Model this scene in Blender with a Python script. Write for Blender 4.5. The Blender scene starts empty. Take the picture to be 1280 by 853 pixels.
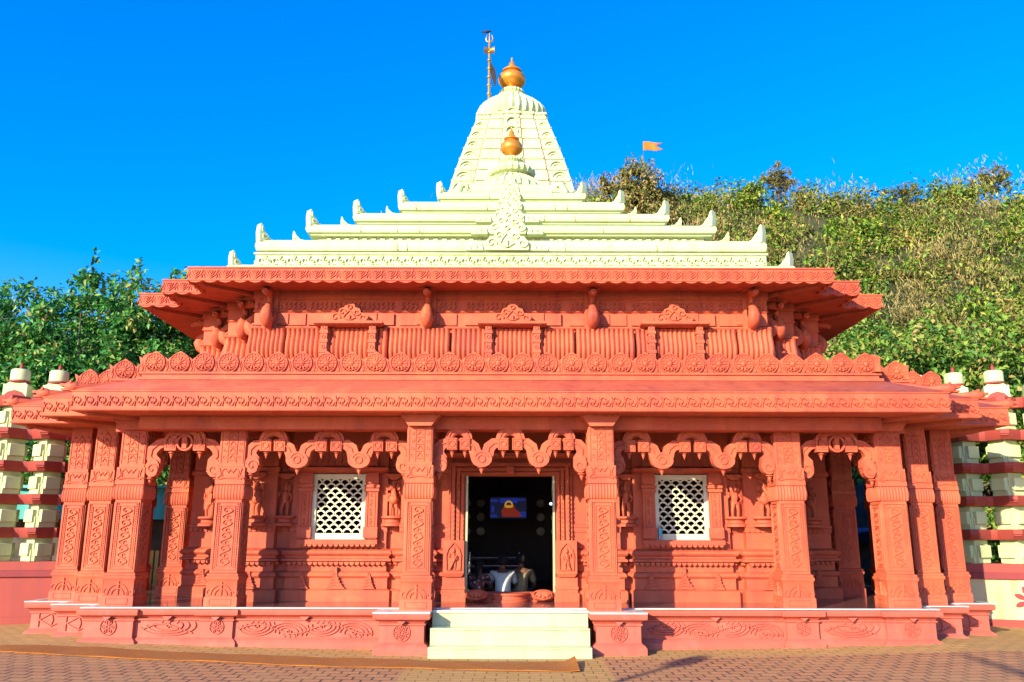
import bpy, bmesh, math, random
import numpy as np
from mathutils import Vector, Matrix

R = math.radians
PI = math.pi
scene = bpy.context.scene
COL = scene.collection
rnd = random.Random(7)

# ------------------------------------------------------------------ camera
cam_d = bpy.data.cameras.new('camera')
cam = bpy.data.objects.new('camera', cam_d)
COL.objects.link(cam)
cam_d.lens = 29.53
cam_d.sensor_width = 36.0
cam_d.clip_start = 0.1
cam_d.clip_end = 6000
cam.rotation_mode = 'QUATERNION'
cam.location = (0.022, 0.0, 1.6)
cam.rotation_quaternion = (Matrix.Rotation(R(90 + 13.1), 3, 'X') @ Matrix.Rotation(R(0.13), 3, 'Z')).to_quaternion()
scene.camera = cam

# ------------------------------------------------------------------ sky and sun
SUN_DIR = Vector((0.72, 1.0, -0.42)).normalized()        # direction the light travels
SUN_EL = math.asin(-SUN_DIR.z)
SUN_AZ = math.atan2(-SUN_DIR.x, -SUN_DIR.y)              # clockwise from +Y
world = bpy.data.worlds.new('World')
scene.world = world
world.use_nodes = True
wn = world.node_tree
for n in list(wn.nodes):
    wn.nodes.remove(n)
w_out = wn.nodes.new('ShaderNodeOutputWorld')
w_bg = wn.nodes.new('ShaderNodeBackground')
w_sky = wn.nodes.new('ShaderNodeTexSky')
w_sky.sky_type = 'NISHITA'
w_sky.sun_disc = False
w_sky.sun_elevation = SUN_EL
w_sky.sun_rotation = SUN_AZ
w_sky.air_density = 1.0
w_sky.dust_density = 0.3
w_sky.ozone_density = 3.0
w_hs = wn.nodes.new('ShaderNodeHueSaturation')
w_hs.inputs['Saturation'].default_value = 1.5
w_hs.inputs['Hue'].default_value = 0.5
w_hs.inputs['Value'].default_value = 1.3
wn.links.new(w_sky.outputs[0], w_hs.inputs['Color'])
w_tint = wn.nodes.new('ShaderNodeMix')
w_tint.data_type = 'RGBA'
w_tint.blend_type = 'MULTIPLY'
w_tint.inputs[0].default_value = 1.0
w_tint.inputs[7].default_value = (1.0, 0.80, 1.06, 1)
wn.links.new(w_hs.outputs[0], w_tint.inputs[6])
wn.links.new(w_tint.outputs[2], w_bg.inputs['Color'])
w_bg.inputs['Strength'].default_value = 0.15
wn.links.new(w_bg.outputs[0], w_out.inputs['Surface'])

sun_d = bpy.data.lights.new('sun', 'SUN')
sun_d.energy = 4.4
sun_d.angle = R(0.53)
sun_d.color = (1.0, 0.91, 0.72)
sun = bpy.data.objects.new('sun', sun_d)
COL.objects.link(sun)
sun.rotation_mode = 'QUATERNION'
sun.rotation_quaternion = SUN_DIR.to_track_quat('-Z', 'Y')
sun.location = (-20, -20, 20)

vs = scene.view_settings
vs.view_transform = 'Standard'
vs.look = 'None'
vs.exposure = 0.90
vs.gamma = 1.0
vs.use_curve_mapping = False
scene.cycles.max_bounces = 6
scene.cycles.diffuse_bounces = 1
scene.cycles.transparent_max_bounces = 6
scene.cycles.use_denoising = True

# ------------------------------------------------------------------ materials
def _nodes(name):
    m = bpy.data.materials.new(name)
    m.use_nodes = True
    nt = m.node_tree
    bs = nt.nodes['Principled BSDF']
    return m, nt, bs

def _noise(nt, scale, detail=4, rough=0.55, vec=None):
    n = nt.nodes.new('ShaderNodeTexNoise')
    n.inputs['Scale'].default_value = scale
    n.inputs['Detail'].default_value = detail
    n.inputs['Roughness'].default_value = rough
    if vec is not None:
        nt.links.new(vec, n.inputs['Vector'])
    return n

def _ramp(nt, fac, stops):
    r = nt.nodes.new('ShaderNodeValToRGB')
    e = r.color_ramp.elements
    while len(e) > 1:
        e.remove(e[-1])
    e[0].position = stops[0][0]
    e[0].color = (*stops[0][1], 1)
    for p, c in stops[1:]:
        x = e.new(p)
        x.color = (*c, 1)
    nt.links.new(fac, r.inputs['Fac'])
    return r

def _pos(nt):
    return nt.nodes.new('ShaderNodeNewGeometry').outputs['Position']

def _mapping(nt, vec, scale):
    m = nt.nodes.new('ShaderNodeMapping')
    m.inputs['Scale'].default_value = scale
    nt.links.new(vec, m.inputs['Vector'])
    return m.outputs[0]

def _mix(nt, a, b, fac, mode='MIX'):
    m = nt.nodes.new('ShaderNodeMix')
    m.data_type = 'RGBA'
    m.blend_type = mode
    for sock, v in ((6, a), (7, b)):
        if isinstance(v, tuple):
            m.inputs[sock].default_value = (*v, 1)
        else:
            nt.links.new(v, m.inputs[sock])
    if isinstance(fac, (int, float)):
        m.inputs[0].default_value = fac
    else:
        nt.links.new(fac, m.inputs[0])
    return m.outputs[2]

def paint(name, col, col2, stain, rough=0.6, stain_amt=0.35, bump=0.25, big=0.9, metallic=0.0, spec=0.4, fade=None):
    """painted / stone surface: two tones in soft patches, vertical rain streaks, fine grain"""
    m, nt, bs = _nodes(name)
    P = _pos(nt)
    n1 = _noise(nt, big, 5, 0.6, P)
    base = _mix(nt, col, col2, _ramp(nt, n1.outputs[0], [(0.35, (0, 0, 0)), (0.68, (1, 1, 1))]).outputs[0])
    if fade:
        n0 = _noise(nt, 2.7, 7, 0.68, P)
        base = _mix(nt, base, fade, _ramp(nt, n0.outputs[0], [(0.50, (0, 0, 0)), (0.70, (0.75,) * 3)]).outputs[0])
    n2 = _noise(nt, 1.0, 6, 0.65, _mapping(nt, P, (4.0, 4.0, 0.55)))
    st = _ramp(nt, n2.outputs[0], [(0.50, (0, 0, 0)), (0.72, (stain_amt,) * 3)])
    c = _mix(nt, base, stain, st.outputs[0])
    n4 = _noise(nt, 22, 3, 0.6, P)
    c = _mix(nt, c, stain, _ramp(nt, n4.outputs[0], [(0.60, (0, 0, 0)), (0.80, (stain_amt * .8,) * 3)]).outputs[0])
    nt.links.new(c, bs.inputs['Base Color'])
    bs.inputs['Roughness'].default_value = rough
    bs.inputs['Metallic'].default_value = metallic
    bs.inputs['Specular IOR Level'].default_value = spec
    n3 = _noise(nt, 45, 5, 0.7, P)
    b = nt.nodes.new('ShaderNodeBump')
    b.inputs['Strength'].default_value = bump
    b.inputs['Distance'].default_value = 0.012
    nt.links.new(n3.outputs[0], b.inputs['Height'])
    nt.links.new(b.outputs[0], bs.inputs['Normal'])
    return m

def plain(name, col, rough=0.6, metallic=0.0, var=0.25, scale=6):
    m, nt, bs = _nodes(name)
    n = _noise(nt, scale, 4, 0.6, _pos(nt))
    dark = tuple(c * (1 - var) for c in col)
    nt.links.new(_mix(nt, dark, col, _ramp(nt, n.outputs[0], [(0.3, (0, 0, 0)), (0.65, (1, 1, 1))]).outputs[0]), bs.inputs['Base Color'])
    bs.inputs['Roughness'].default_value = rough
    bs.inputs['Metallic'].default_value = metallic
    return m

def leafmat(name, stops, trans=0.25, rough=0.5):
    m, nt, bs = _nodes(name)
    g = nt.nodes.new('ShaderNodeNewGeometry')
    n = _noise(nt, 0.35, 3, 0.5, g.outputs['Position'])
    a = nt.nodes.new('ShaderNodeMath'); a.operation = 'MULTIPLY_ADD'
    nt.links.new(n.outputs[0], a.inputs[0]); a.inputs[1].default_value = 0.9
    b = nt.nodes.new('ShaderNodeMath'); b.operation = 'MULTIPLY_ADD'
    nt.links.new(g.outputs['Random Per Island'], b.inputs[0]); b.inputs[1].default_value = 0.75; b.inputs[2].default_value = -0.33
    nt.links.new(b.outputs[0], a.inputs[2])
    r = _ramp(nt, a.outputs[0], stops)
    nt.links.new(r.outputs[0], bs.inputs['Base Color'])
    bs.inputs['Roughness'].default_value = rough
    bs.inputs['Specular IOR Level'].default_value = 0.35
    t = nt.nodes.new('ShaderNodeBsdfTranslucent')
    nt.links.new(r.outputs[0], t.inputs['Color'])
    mx = nt.nodes.new('ShaderNodeMixShader')
    mx.inputs[0].default_value = trans
    nt.links.new(bs.outputs[0], mx.inputs[1]); nt.links.new(t.outputs[0], mx.inputs[2])
    nt.links.new(mx.outputs[0], nt.nodes['Material Output'].inputs['Surface'])
    return m

M = {}
M['red'] = paint('red_painted_stone', (0.67, 0.128, 0.048), (0.54, 0.088, 0.042), (0.28, 0.046, 0.032), 0.68, 0.55, 0.3, 1.1, fade=(0.70, 0.165, 0.066))
M['red_plinth'] = paint('red_painted_plinth', (0.59, 0.122, 0.070), (0.53, 0.105, 0.062), (0.34, 0.08, 0.055), 0.6, 0.55, 0.3, 1.3, fade=(0.62, 0.165, 0.11))
M['red_wall'] = paint('red_compound_paint', (0.40, 0.062, 0.040), (0.33, 0.052, 0.036), (0.22, 0.05, 0.04), 0.65, 0.5)
M['red_dark'] = paint('dark_red_paint', (0.30, 0.035, 0.035), (0.24, 0.03, 0.03), (0.12, 0.025, 0.02), 0.65, 0.5)
M['cream'] = paint('pale_cream_paint', (0.64, 0.71, 0.35), (0.58, 0.65, 0.30), (0.36, 0.33, 0.11), 0.55, 0.42, 0.15)
M['cream_wall'] = paint('weathered_cream_paint', (0.74, 0.60, 0.30), (0.64, 0.47, 0.20), (0.34, 0.20, 0.07), 0.65, 0.75, 0.2, 1.6)
M['jali'] = paint('lattice_cream_paint', (0.78, 0.72, 0.46), (0.72, 0.66, 0.42), (0.5, 0.36, 0.2), 0.5, 0.25)
M['marble'] = paint('white_marble', (0.56, 0.60, 0.34), (0.49, 0.52, 0.28), (0.38, 0.33, 0.14), 0.25, 0.45, 0.02, 2.2, 0, 0.5)
M['marble_edge'] = paint('white_marble_edge', (0.74, 0.70, 0.62), (0.66, 0.62, 0.52), (0.4, 0.3, 0.2), 0.25, 0.3, 0.03, 2.2)
M['floor_in'] = paint('dark_polished_floor', (0.20, 0.09, 0.07), (0.16, 0.07, 0.06), (0.1, 0.05, 0.04), 0.12, 0.3, 0.02)
M['gold'] = paint('gilded_metal', (0.86, 0.36, 0.045), (0.74, 0.28, 0.03), (0.50, 0.18, 0.02), 0.33, 0.12, 0.03, 2.5, 0.45, 0.5)
M['brass'] = paint('old_brass', (0.60, 0.36, 0.09), (0.45, 0.25, 0.06), (0.2, 0.1, 0.03), 0.4, 0.5, 0.05, 4, 0.6)
M['steel'] = plain('stainless_steel', (0.75, 0.76, 0.74), 0.25, 0.9, 0.1)
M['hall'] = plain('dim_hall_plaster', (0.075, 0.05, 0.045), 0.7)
M['stain'] = plain('rusty_joint_stain', (0.42, 0.34, 0.10), 0.8)
M['line'] = plain('rust_red_joint', (0.55, 0.22, 0.10), 0.7)
M['teal'] = plain('teal_sheet', (0.03, 0.42, 0.36), 0.5, 0, 0.15, 1.5)
M['yellow'] = plain('yellow_paint', (0.62, 0.40, 0.03), 0.5)
M['bluetarp'] = plain('blue_tarpaulin', (0.02, 0.07, 0.25), 0.5)
M['rock'] = plain('dark_rock', (0.12, 0.10, 0.075), 0.9, 0, 0.6, 3)
M['saffron'] = plain('saffron_cloth', (0.80, 0.17, 0.006), 0.7, 0, 0.1)
M['blackcloth'] = plain('black_cloth', (0.02, 0.02, 0.03), 0.8)
M['skin'] = plain('brown_skin', (0.20, 0.09, 0.05), 0.55, 0, 0.1)
M['hair'] = plain('black_hair', (0.010, 0.008, 0.007), 0.9)
M['shirt_blue'] = plain('pale_blue_shirt', (0.72, 0.74, 0.66), 0.8, 0, 0.15, 9)
M['shirt_tan'] = plain('tan_shirt', (0.34, 0.26, 0.13), 0.8, 0, 0.3, 14)
M['trousers'] = plain('dark_trousers', (0.03, 0.03, 0.035), 0.8)
M['bark'] = plain('grey_bark', (0.13, 0.10, 0.075), 0.9, 0, 0.4, 9)
M['plastic'] = plain('clear_plastic', (0.60, 0.66, 0.66), 0.15, 0, 0.05)
M['plastic'].node_tree.nodes['Principled BSDF'].inputs['Transmission Weight'].default_value = 0.6
M['bottle_label'] = plain('cyan_label', (0.05, 0.45, 0.60), 0.4)
M['flower'] = plain('flower_paint', (0.38, 0.03, 0.03), 0.6)

def sari():
    m, nt, bs = _nodes('patterned_sari')
    v = nt.nodes.new('ShaderNodeTexVoronoi'); v.inputs['Scale'].default_value = 16
    nt.links.new(_pos(nt), v.inputs['Vector'])
    nt.links.new(_ramp(nt, v.outputs[0], [(0.25, (0.55, 0.48, 0.40)), (0.45, (0.30, 0.05, 0.04)), (0.7, (0.06, 0.03, 0.03))]).outputs[0], bs.inputs['Base Color'])
    bs.inputs['Roughness'].default_value = 0.8
    return m
M['sari'] = sari()

def emit(name, col, s):
    m, nt, bs = _nodes(name)
    bs.inputs['Base Color'].default_value = (*[c * .2 for c in col], 1)
    bs.inputs['Emission Color'].default_value = (*col, 1)
    bs.inputs['Emission Strength'].default_value = s
    return m
M['scr_blue'] = emit('screen_blue', (0.02, 0.06, 0.6), 0.16)
M['scr_dark'] = emit('screen_dark', (0.01, 0.015, 0.06), 0.2)
M['scr_red'] = emit('screen_red', (0.6, 0.05, 0.02), 0.14)
M['scr_yellow'] = emit('screen_yellow', (0.9, 0.5, 0.03), 0.25)
M['lamp'] = emit('lamp_glow', (0.7, 0.85, 1.0), 1.6)

def pavers():
    m, nt, bs = _nodes('interlocking_pavers')
    P = _pos(nt)
    # reddish blocks
    br = nt.nodes.new('ShaderNodeTexBrick')
    br.inputs['Scale'].default_value = 1.0
    br.inputs['Brick Width'].default_value = 0.22
    br.inputs['Row Height'].default_value = 0.20
    br.inputs['Mortar Size'].default_value = 0.014
    br.inputs['Mortar Smooth'].default_value = 0.3
    br.inputs['Bias'].default_value = 0.0
    br.inputs['Color1'].default_value = (0.60, 0.255, 0.095, 1)
    br.inputs['Color2'].default_value = (0.50, 0.205, 0.080, 1)
    br.inputs['Mortar'].default_value = (0.045, 0.03, 0.025, 1)
    nw = _noise(nt, 2.2, 2, 0.5, P)
    wob = nt.nodes.new('ShaderNodeVectorMath'); wob.operation = 'SCALE'
    nt.links.new(nw.outputs['Color'], wob.inputs[0]); wob.inputs['Scale'].default_value = 0.05
    av = nt.nodes.new('ShaderNodeVectorMath'); av.operation = 'ADD'
    nt.links.new(P, av.inputs[0]); nt.links.new(wob.outputs[0], av.inputs[1])
    nt.links.new(av.outputs[0], br.inputs['Vector'])
    # tan square tiles along the temple and on the axis path
    b2 = nt.nodes.new('ShaderNodeTexBrick')
    b2.offset = 0.5
    b2.inputs['Scale'].default_value = 1.0
    b2.inputs['Brick Width'].default_value = 0.26
    b2.inputs['Row Height'].default_value = 0.17
    b2.inputs['Mortar Size'].default_value = 0.007
    b2.inputs['Color1'].default_value = (0.66, 0.37, 0.10, 1)
    b2.inputs['Color2'].default_value = (0.55, 0.30, 0.08, 1)
    b2.inputs['Mortar'].default_value = (0.10, 0.06, 0.03, 1)
    nt.links.new(av.outputs[0], b2.inputs['Vector'])
    sep = nt.nodes.new('ShaderNodeSeparateXYZ'); nt.links.new(av.outputs[0], sep.inputs[0])
    ax = nt.nodes.new('ShaderNodeMath'); ax.operation = 'ABSOLUTE'; nt.links.new(sep.outputs[0], ax.inputs[0])
    gy = nt.nodes.new('ShaderNodeMath'); gy.operation = 'GREATER_THAN'; nt.links.new(sep.outputs[1], gy.inputs[0]); gy.inputs[1].default_value = 11.95
    lx = nt.nodes.new('ShaderNodeMath'); lx.operation = 'LESS_THAN'; nt.links.new(ax.outputs[0], lx.inputs[0]); lx.inputs[1].default_value = 1.25
    mx = nt.nodes.new('ShaderNodeMath'); mx.operation = 'MAXIMUM'; nt.links.new(gy.outputs[0], mx.inputs[0]); nt.links.new(lx.outputs[0], mx.inputs[1])
    c = _mix(nt, br.outputs['Color'], b2.outputs['Color'], mx.outputs[0])
    nd = _noise(nt, 1.3, 6, 0.7, P)
    c = _mix(nt, c, (0.56, 0.29, 0.10), _ramp(nt, nd.outputs[0], [(0.40, (0, 0, 0)), (0.75, (0.65,) * 3)]).outputs[0])
    n5 = _noise(nt, 30, 4, 0.7, P)
    c = _mix(nt, c, (0.14, 0.08, 0.05), _ramp(nt, n5.outputs[0], [(0.50, (0, 0, 0)), (0.75, (0.5,) * 3)]).outputs[0])
    nt.links.new(c, bs.inputs['Base Color'])
    bs.inputs['Roughness'].default_value = 0.8
    h = _mix(nt, br.outputs['Fac'], b2.outputs['Fac'], mx.outputs[0])
    inv = nt.nodes.new('ShaderNodeMath'); inv.operation = 'SUBTRACT'; inv.inputs[0].default_value = 1.0
    nt.links.new(h, inv.inputs[1])
    hh = nt.nodes.new('ShaderNodeMath'); hh.operation = 'MULTIPLY_ADD'
    nt.links.new(n5.outputs[0], hh.inputs[0]); hh.inputs[1].default_value = 0.5; nt.links.new(inv.outputs[0], hh.inputs[2])
    b = nt.nodes.new('ShaderNodeBump'); b.inputs['Strength'].default_value = 0.7; b.inputs['Distance'].default_value = 0.012
    nt.links.new(hh.outputs[0], b.inputs['Height']); nt.links.new(b.outputs[0], bs.inputs['Normal'])
    return m
M['pavers'] = pavers()

def coir():
    m, nt, bs = _nodes('coir_matting')
    P = _pos(nt)
    n = _noise(nt, 60, 4, 0.8, P)
    n2 = _noise(nt, 3, 4, 0.6, P)
    c = _ramp(nt, n.outputs[0], [(0.3, (0.24, 0.065, 0.006)), (0.7, (0.60, 0.19, 0.015))]).outputs[0]
    c = _mix(nt, c, (0.40, 0.17, 0.04), _ramp(nt, n2.outputs[0], [(0.45, (0, 0, 0)), (0.7, (0.6,) * 3)]).outputs[0])
    nt.links.new(c, bs.inputs['Base Color'])
    bs.inputs['Roughness'].default_value = 0.95
    b = nt.nodes.new('ShaderNodeBump'); b.inputs['Strength'].default_value = 0.9; b.inputs['Distance'].default_value = 0.01
    nt.links.new(n.outputs[0], b.inputs['Height']); nt.links.new(b.outputs[0], bs.inputs['Normal'])
    return m
M['coir'] = coir()

def earth():
    m, nt, bs = _nodes('scrubby_earth')
    P = _pos(nt)
    n = _noise(nt, 0.5, 6, 0.7, P)
    nt.links.new(_ramp(nt, n.outputs[0], [(0.3, (0.02, 0.030, 0.008)), (0.5, (0.05, 0.055, 0.014)), (0.7, (0.11, 0.09, 0.03))]).outputs[0], bs.inputs['Base Color'])
    bs.inputs['Roughness'].default_value = 0.95
    return m
M['earth'] = earth()

M['leaf_left'] = leafmat('dark_glossy_leaves', [(0.10, (0.021, 0.111, 0.023)), (0.42, (0.046, 0.247, 0.039)), (0.68, (0.143, 0.416, 0.058)), (0.90, (0.442, 0.416, 0.117))])
M['leaf_right'] = leafmat('mid_green_leaves', [(0.10, (0.042, 0.120, 0.018)), (0.42, (0.114, 0.282, 0.029)), (0.68, (0.288, 0.408, 0.054)), (0.90, (0.504, 0.336, 0.108))])
M['leaf_ridge'] = leafmat('olive_leaves', [(0.10, (0.054, 0.144, 0.014)), (0.42, (0.156, 0.324, 0.022)), (0.68, (0.384, 0.480, 0.042)), (0.90, (0.504, 0.336, 0.084))])
M['leaf_dry'] = leafmat('dry_scrub_leaves', [(0.10, (0.121, 0.121, 0.033)), (0.42, (0.308, 0.259, 0.077)), (0.68, (0.462, 0.363, 0.121)), (0.92, (0.594, 0.451, 0.187))], 0.2, 0.8)
M['leaf_brown'] = leafmat('browning_leaves', [(0.10, (0.07, 0.105, 0.018)), (0.42, (0.18, 0.215, 0.040)), (0.68, (0.34, 0.27, 0.07)), (0.92, (0.46, 0.30, 0.11))], 0.2, 0.7)
M['palm'] = leafmat('palm_green', [(0.10, (0.02, 0.07, 0.012)), (0.5, (0.03, 0.16, 0.025)), (0.9, (0.09, 0.24, 0.04))])

# ------------------------------------------------------------------ mesh builder
class MB:
    def __init__(self):
        self.v = []
        self.f = []

    def add(self, vs_, fs_):
        o = len(self.v)
        self.v.extend(tuple(map(float, p)) for p in vs_)
        self.f.extend([tuple(i + o for i in f) for f in fs_])
        return self

    def box(self, x0, x1, y0, y1, z0, z1):
        v = [(x, y, z) for x in (x0, x1) for y in (y0, y1) for z in (z0, z1)]
        return self.add(v, [(0, 1, 3, 2), (4, 6, 7, 5), (0, 4, 5, 1), (2, 3, 7, 6), (0, 2, 6, 4), (1, 5, 7, 3)])

    def frustum(self, cx, cy, z0, z1, hx0, hy0, hx1, hy1):
        v = [(cx - hx0, cy - hy0, z0), (cx + hx0, cy - hy0, z0), (cx + hx0, cy + hy0, z0), (cx - hx0, cy + hy0, z0),
             (cx - hx1, cy - hy1, z1), (cx + hx1, cy - hy1, z1), (cx + hx1, cy + hy1, z1), (cx - hx1, cy + hy1, z1)]
        return self.add(v, [(3, 2, 1, 0), (4, 5, 6, 7), (0, 1, 5, 4), (1, 2, 6, 5), (2, 3, 7, 6), (3, 0, 4, 7)])

    def prism(self, pts, O, U, V, N, depth):
        """polygon (u,v) extruded from the plane O along N by depth"""
        O, U, V, N = map(Vector, (O, U, V, N))
        n = len(pts)
        a = [O + U * p[0] + V * p[1] for p in pts]
        b = [p + N * depth for p in a]
        fs_ = [tuple(range(n)), tuple(range(2 * n - 1, n - 1, -1))]
        fs_ += [(i, (i + 1) % n, n + (i + 1) % n, n + i) for i in range(n)]
        return self.add(a + b, fs_)

    def strip(self, pts, w, O, U, V, N, depth, w2=None):
        """flat ribbon along a polyline in the plane, extruded by depth; w may be a list"""
        O, U, V, N = map(Vector, (O, U, V, N))
        n = len(pts)
        ws = w if isinstance(w, (list, tuple)) else [w] * n
        L, Rr = [], []
        for i in range(n):
            p0 = pts[max(i - 1, 0)]; p1 = pts[min(i + 1, n - 1)]
            tx, ty = p1[0] - p0[0], p1[1] - p0[1]
            l = math.hypot(tx, ty) or 1
            nx, ny = -ty / l, tx / l
            L.append((pts[i][0] + nx * ws[i] / 2, pts[i][1] + ny * ws[i] / 2))
            Rr.append((pts[i][0] - nx * ws[i] / 2, pts[i][1] - ny * ws[i] / 2))
        vv = []
        for i in range(n):
            for q, d in ((L[i], 0), (Rr[i], 0), (Rr[i], depth), (L[i], depth)):
                vv.append(O + U * q[0] + V * q[1] + N * d)
        ff = []
        for i in range(n - 1):
            a = i * 4; b = a + 4
            for k in range(4):
                ff.append((a + k, a + (k + 1) % 4, b + (k + 1) % 4, b + k))
        ff.append((0, 1, 2, 3)); ff.append((n * 4 - 1, n * 4 - 2, n * 4 - 3, n * 4 - 4))
        return self.add(vv, ff)

    def ridge(self, pts, O, U, V, N, w=0.02, h=0.015, sink=0.004):
        """raised carved line on a surface"""
        O, U, V, N = map(Vector, (O, U, V, N))
        n = len(pts)
        vv, ff = [], []
        for i in range(n):
            p0 = pts[max(i - 1, 0)]; p1 = pts[min(i + 1, n - 1)]
            tx, ty = p1[0] - p0[0], p1[1] - p0[1]
            l = math.hypot(tx, ty) or 1
            nx, ny = -ty / l * w / 2, tx / l * w / 2
            q = pts[i]
            vv.append(O + U * (q[0] + nx) + V * (q[1] + ny) - N * sink)
            vv.append(O + U * (q[0] + nx * .45) + V * (q[1] + ny * .45) + N * h)
            vv.append(O + U * (q[0] - nx * .45) + V * (q[1] - ny * .45) + N * h)
            vv.append(O + U * (q[0] - nx) + V * (q[1] - ny) - N * sink)
        for i in range(n - 1):
            a = i * 4; b = a + 4
            for k in range(3):
                ff.append((a + k, a + k + 1, b + k + 1, b + k))
        ff.append((0, 1, 2, 3)); ff.append((n * 4 - 1, n * 4 - 2, n * 4 - 3, n * 4 - 4))
        return self.add(vv, ff)

    def lathe(self, cx, cy, prof, n=24, ribs=0, amp=0.0, a0=0.0, a1=2 * PI, caps=True):
        full = abs(a1 - a0 - 2 * PI) < 1e-6
        m = n if full else n + 1
        vv, ff = [], []
        for r, z in prof:
            for i in range(m):
                a = a0 + (a1 - a0) * i / n
                rr = r * (1 + amp * math.cos(ribs * a)) if ribs else r
                vv.append((cx + rr * math.cos(a), cy + rr * math.sin(a), z))
        for k in range(len(prof) - 1):
            for i in range(n):
                j = (i + 1) % m
                ff.append((k * m + i, k * m + j, (k + 1) * m + j, (k + 1) * m + i))
        if caps:
            ff.append(tuple(range(m - 1, -1, -1)))
            t = (len(prof) - 1) * m
            ff.append(tuple(range(t, t + m)))
        return self.add(vv, ff)

    def tube(self, pts, r, n=8, caps=True):
        pts = [Vector(p) for p in pts]
        m = len(pts)
        rs = r if isinstance(r, (list, tuple)) else [r] * m
        vv, ff = [], []
        up = Vector((0, 0, 1))
        X = None
        for i in range(m):
            t = (pts[min(i + 1, m - 1)] - pts[max(i - 1, 0)])
            t = t.normalized() if t.length > 1e-9 else Vector((0, 0, 1))
            if X is None:
                X = t.cross(up)
                if X.length < 1e-3:
                    X = t.cross(Vector((0, 1, 0)))
            X = (X - t * X.dot(t))
            X = X.normalized() if X.length > 1e-6 else t.orthogonal().normalized()
            Y = t.cross(X)
            for k in range(n):
                a = 2 * PI * k / n
                vv.append(pts[i] + (X * math.cos(a) + Y * math.sin(a)) * rs[i])
        for i in range(m - 1):
            for k in range(n):
                j = (k + 1) % n
                ff.append((i * n + k, i * n + j, (i + 1) * n + j, (i + 1) * n + k))
        if caps:
            ff.append(tuple(range(n - 1, -1, -1)))
            ff.append(tuple(range((m - 1) * n, m * n)))
        return self.add(vv, ff)

    def ball(self, c, rx, ry=None, rz=None, n=14, k=9):
        ry = ry or rx; rz = rz or rx
        prof = []
        vv, ff = [], []
        for j in range(1, k):
            t = PI * j / k - PI / 2
            for i in range(n):
                a = 2 * PI * i / n
                vv.append((c[0] + rx * math.cos(t) * math.cos(a), c[1] + ry * math.cos(t) * math.sin(a), c[2] + rz * math.sin(t)))
        for j in range(k - 2):
            for i in range(n):
                q = (i + 1) % n
                ff.append((j * n + i, j * n + q, (j + 1) * n + q, (j + 1) * n + i))
        b = len(vv); vv.append((c[0], c[1], c[2] - rz)); vv.append((c[0], c[1], c[2] + rz))
        for i in range(n):
            q = (i + 1) % n
            ff.append((b, q, i)); ff.append((b + 1, (k - 2) * n + i, (k - 2) * n + q))
        return self.add(vv, ff)

    def sweep(self, plan, prof, closed=True, prof_closed=False, cap_top=False, cap_bot=False, caps=False):
        """profile (outward offset, z) mitred round a plan polyline; outward is to the right of travel"""
        n = len(plan)
        mit = []
        for i in range(n):
            def nrm(a, b):
                tx, ty = b[0] - a[0], b[1] - a[1]
                l = math.hypot(tx, ty)
                return (ty / l, -tx / l)
            if closed or 0 < i < n - 1:
                n1 = nrm(plan[i - 1], plan[i]); n2 = nrm(plan[i], plan[(i + 1) % n])
            elif i == 0:
                n1 = n2 = nrm(plan[0], plan[1])
            else:
                n1 = n2 = nrm(plan[n - 2], plan[n - 1])
            d = 1 + n1[0] * n2[0] + n1[1] * n2[1]
            mit.append(((n1[0] + n2[0]) / d, (n1[1] + n2[1]) / d))
        m = len(prof)
        vv = [(plan[i][0] + mit[i][0] * o, plan[i][1] + mit[i][1] * o, z) for i in range(n) for o, z in prof]
        ff = []
        for i in range(n if closed else n - 1):
            j = (i + 1) % n
            for k in range(m if prof_closed else m - 1):
                q = (k + 1) % m
                ff.append((i * m + k, j * m + k, j * m + q, i * m + q))
        if cap_top:
            ff.append(tuple(i * m + m - 1 for i in range(n)))
        if cap_bot:
            ff.append(tuple(i * m for i in range(n - 1, -1, -1)))
        if caps and not closed:
            ff.append(tuple(range(m))); ff.append(tuple((n - 1) * m + k for k in range(m - 1, -1, -1)))
        return self.add(vv, ff)

    def move(self, dx, dy, dz, start=0):
        for i in range(start, len(self.v)):
            x, y, z = self.v[i]
            self.v[i] = (x + dx, y + dy, z + dz)
        return self

    def xf(self, mat, start=0):
        for i in range(start, len(self.v)):
            self.v[i] = tuple(mat @ Vector(self.v[i]))
        return self

    def mesh(self, name, m, smooth=35, bevel=0):
        me = bpy.data.meshes.new(name)
        me.from_pydata(self.v, [], self.f)
        bm = bmesh.new(); bm.from_mesh(me)
        bmesh.ops.recalc_face_normals(bm, faces=bm.faces)
        bm.to_mesh(me); bm.free()
        if isinstance(m, str):
            m = M[m]
        me.materials.append(m)
        if smooth:
            me.polygons.foreach_set('use_smooth', [True] * len(me.polygons))
            me.set_sharp_from_angle(angle=R(smooth))
        me.update()
        return me

    def build(self, name, m, parent=None, loc=None, smooth=35, bevel=0):
        o = bpy.data.objects.new(name, self.mesh(name, m, smooth))
        COL.objects.link(o)
        if bevel:
            b = o.modifiers.new('edge', 'BEVEL')
            b.width = bevel; b.segments = 2; b.limit_method = 'ANGLE'; b.angle_limit = R(40)
        if loc:
            o.location = loc
        if parent:
            o.parent = parent
        return o

def inst(o, parent, loc, rotz=0.0, scale=None):
    c = o.copy()
    COL.objects.link(c)
    c.parent = parent
    c.location = loc
    c.rotation_euler = (0, 0, rotz)
    if scale:
        c.scale = scale
    return c

def empty(name, loc=(0, 0, 0), rotz=0.0):
    o = bpy.data.objects.new(name, None)
    o.empty_display_size = 0.2
    COL.objects.link(o)
    o.location = loc
    o.rotation_euler = (0, 0, rotz)
    return o

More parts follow.
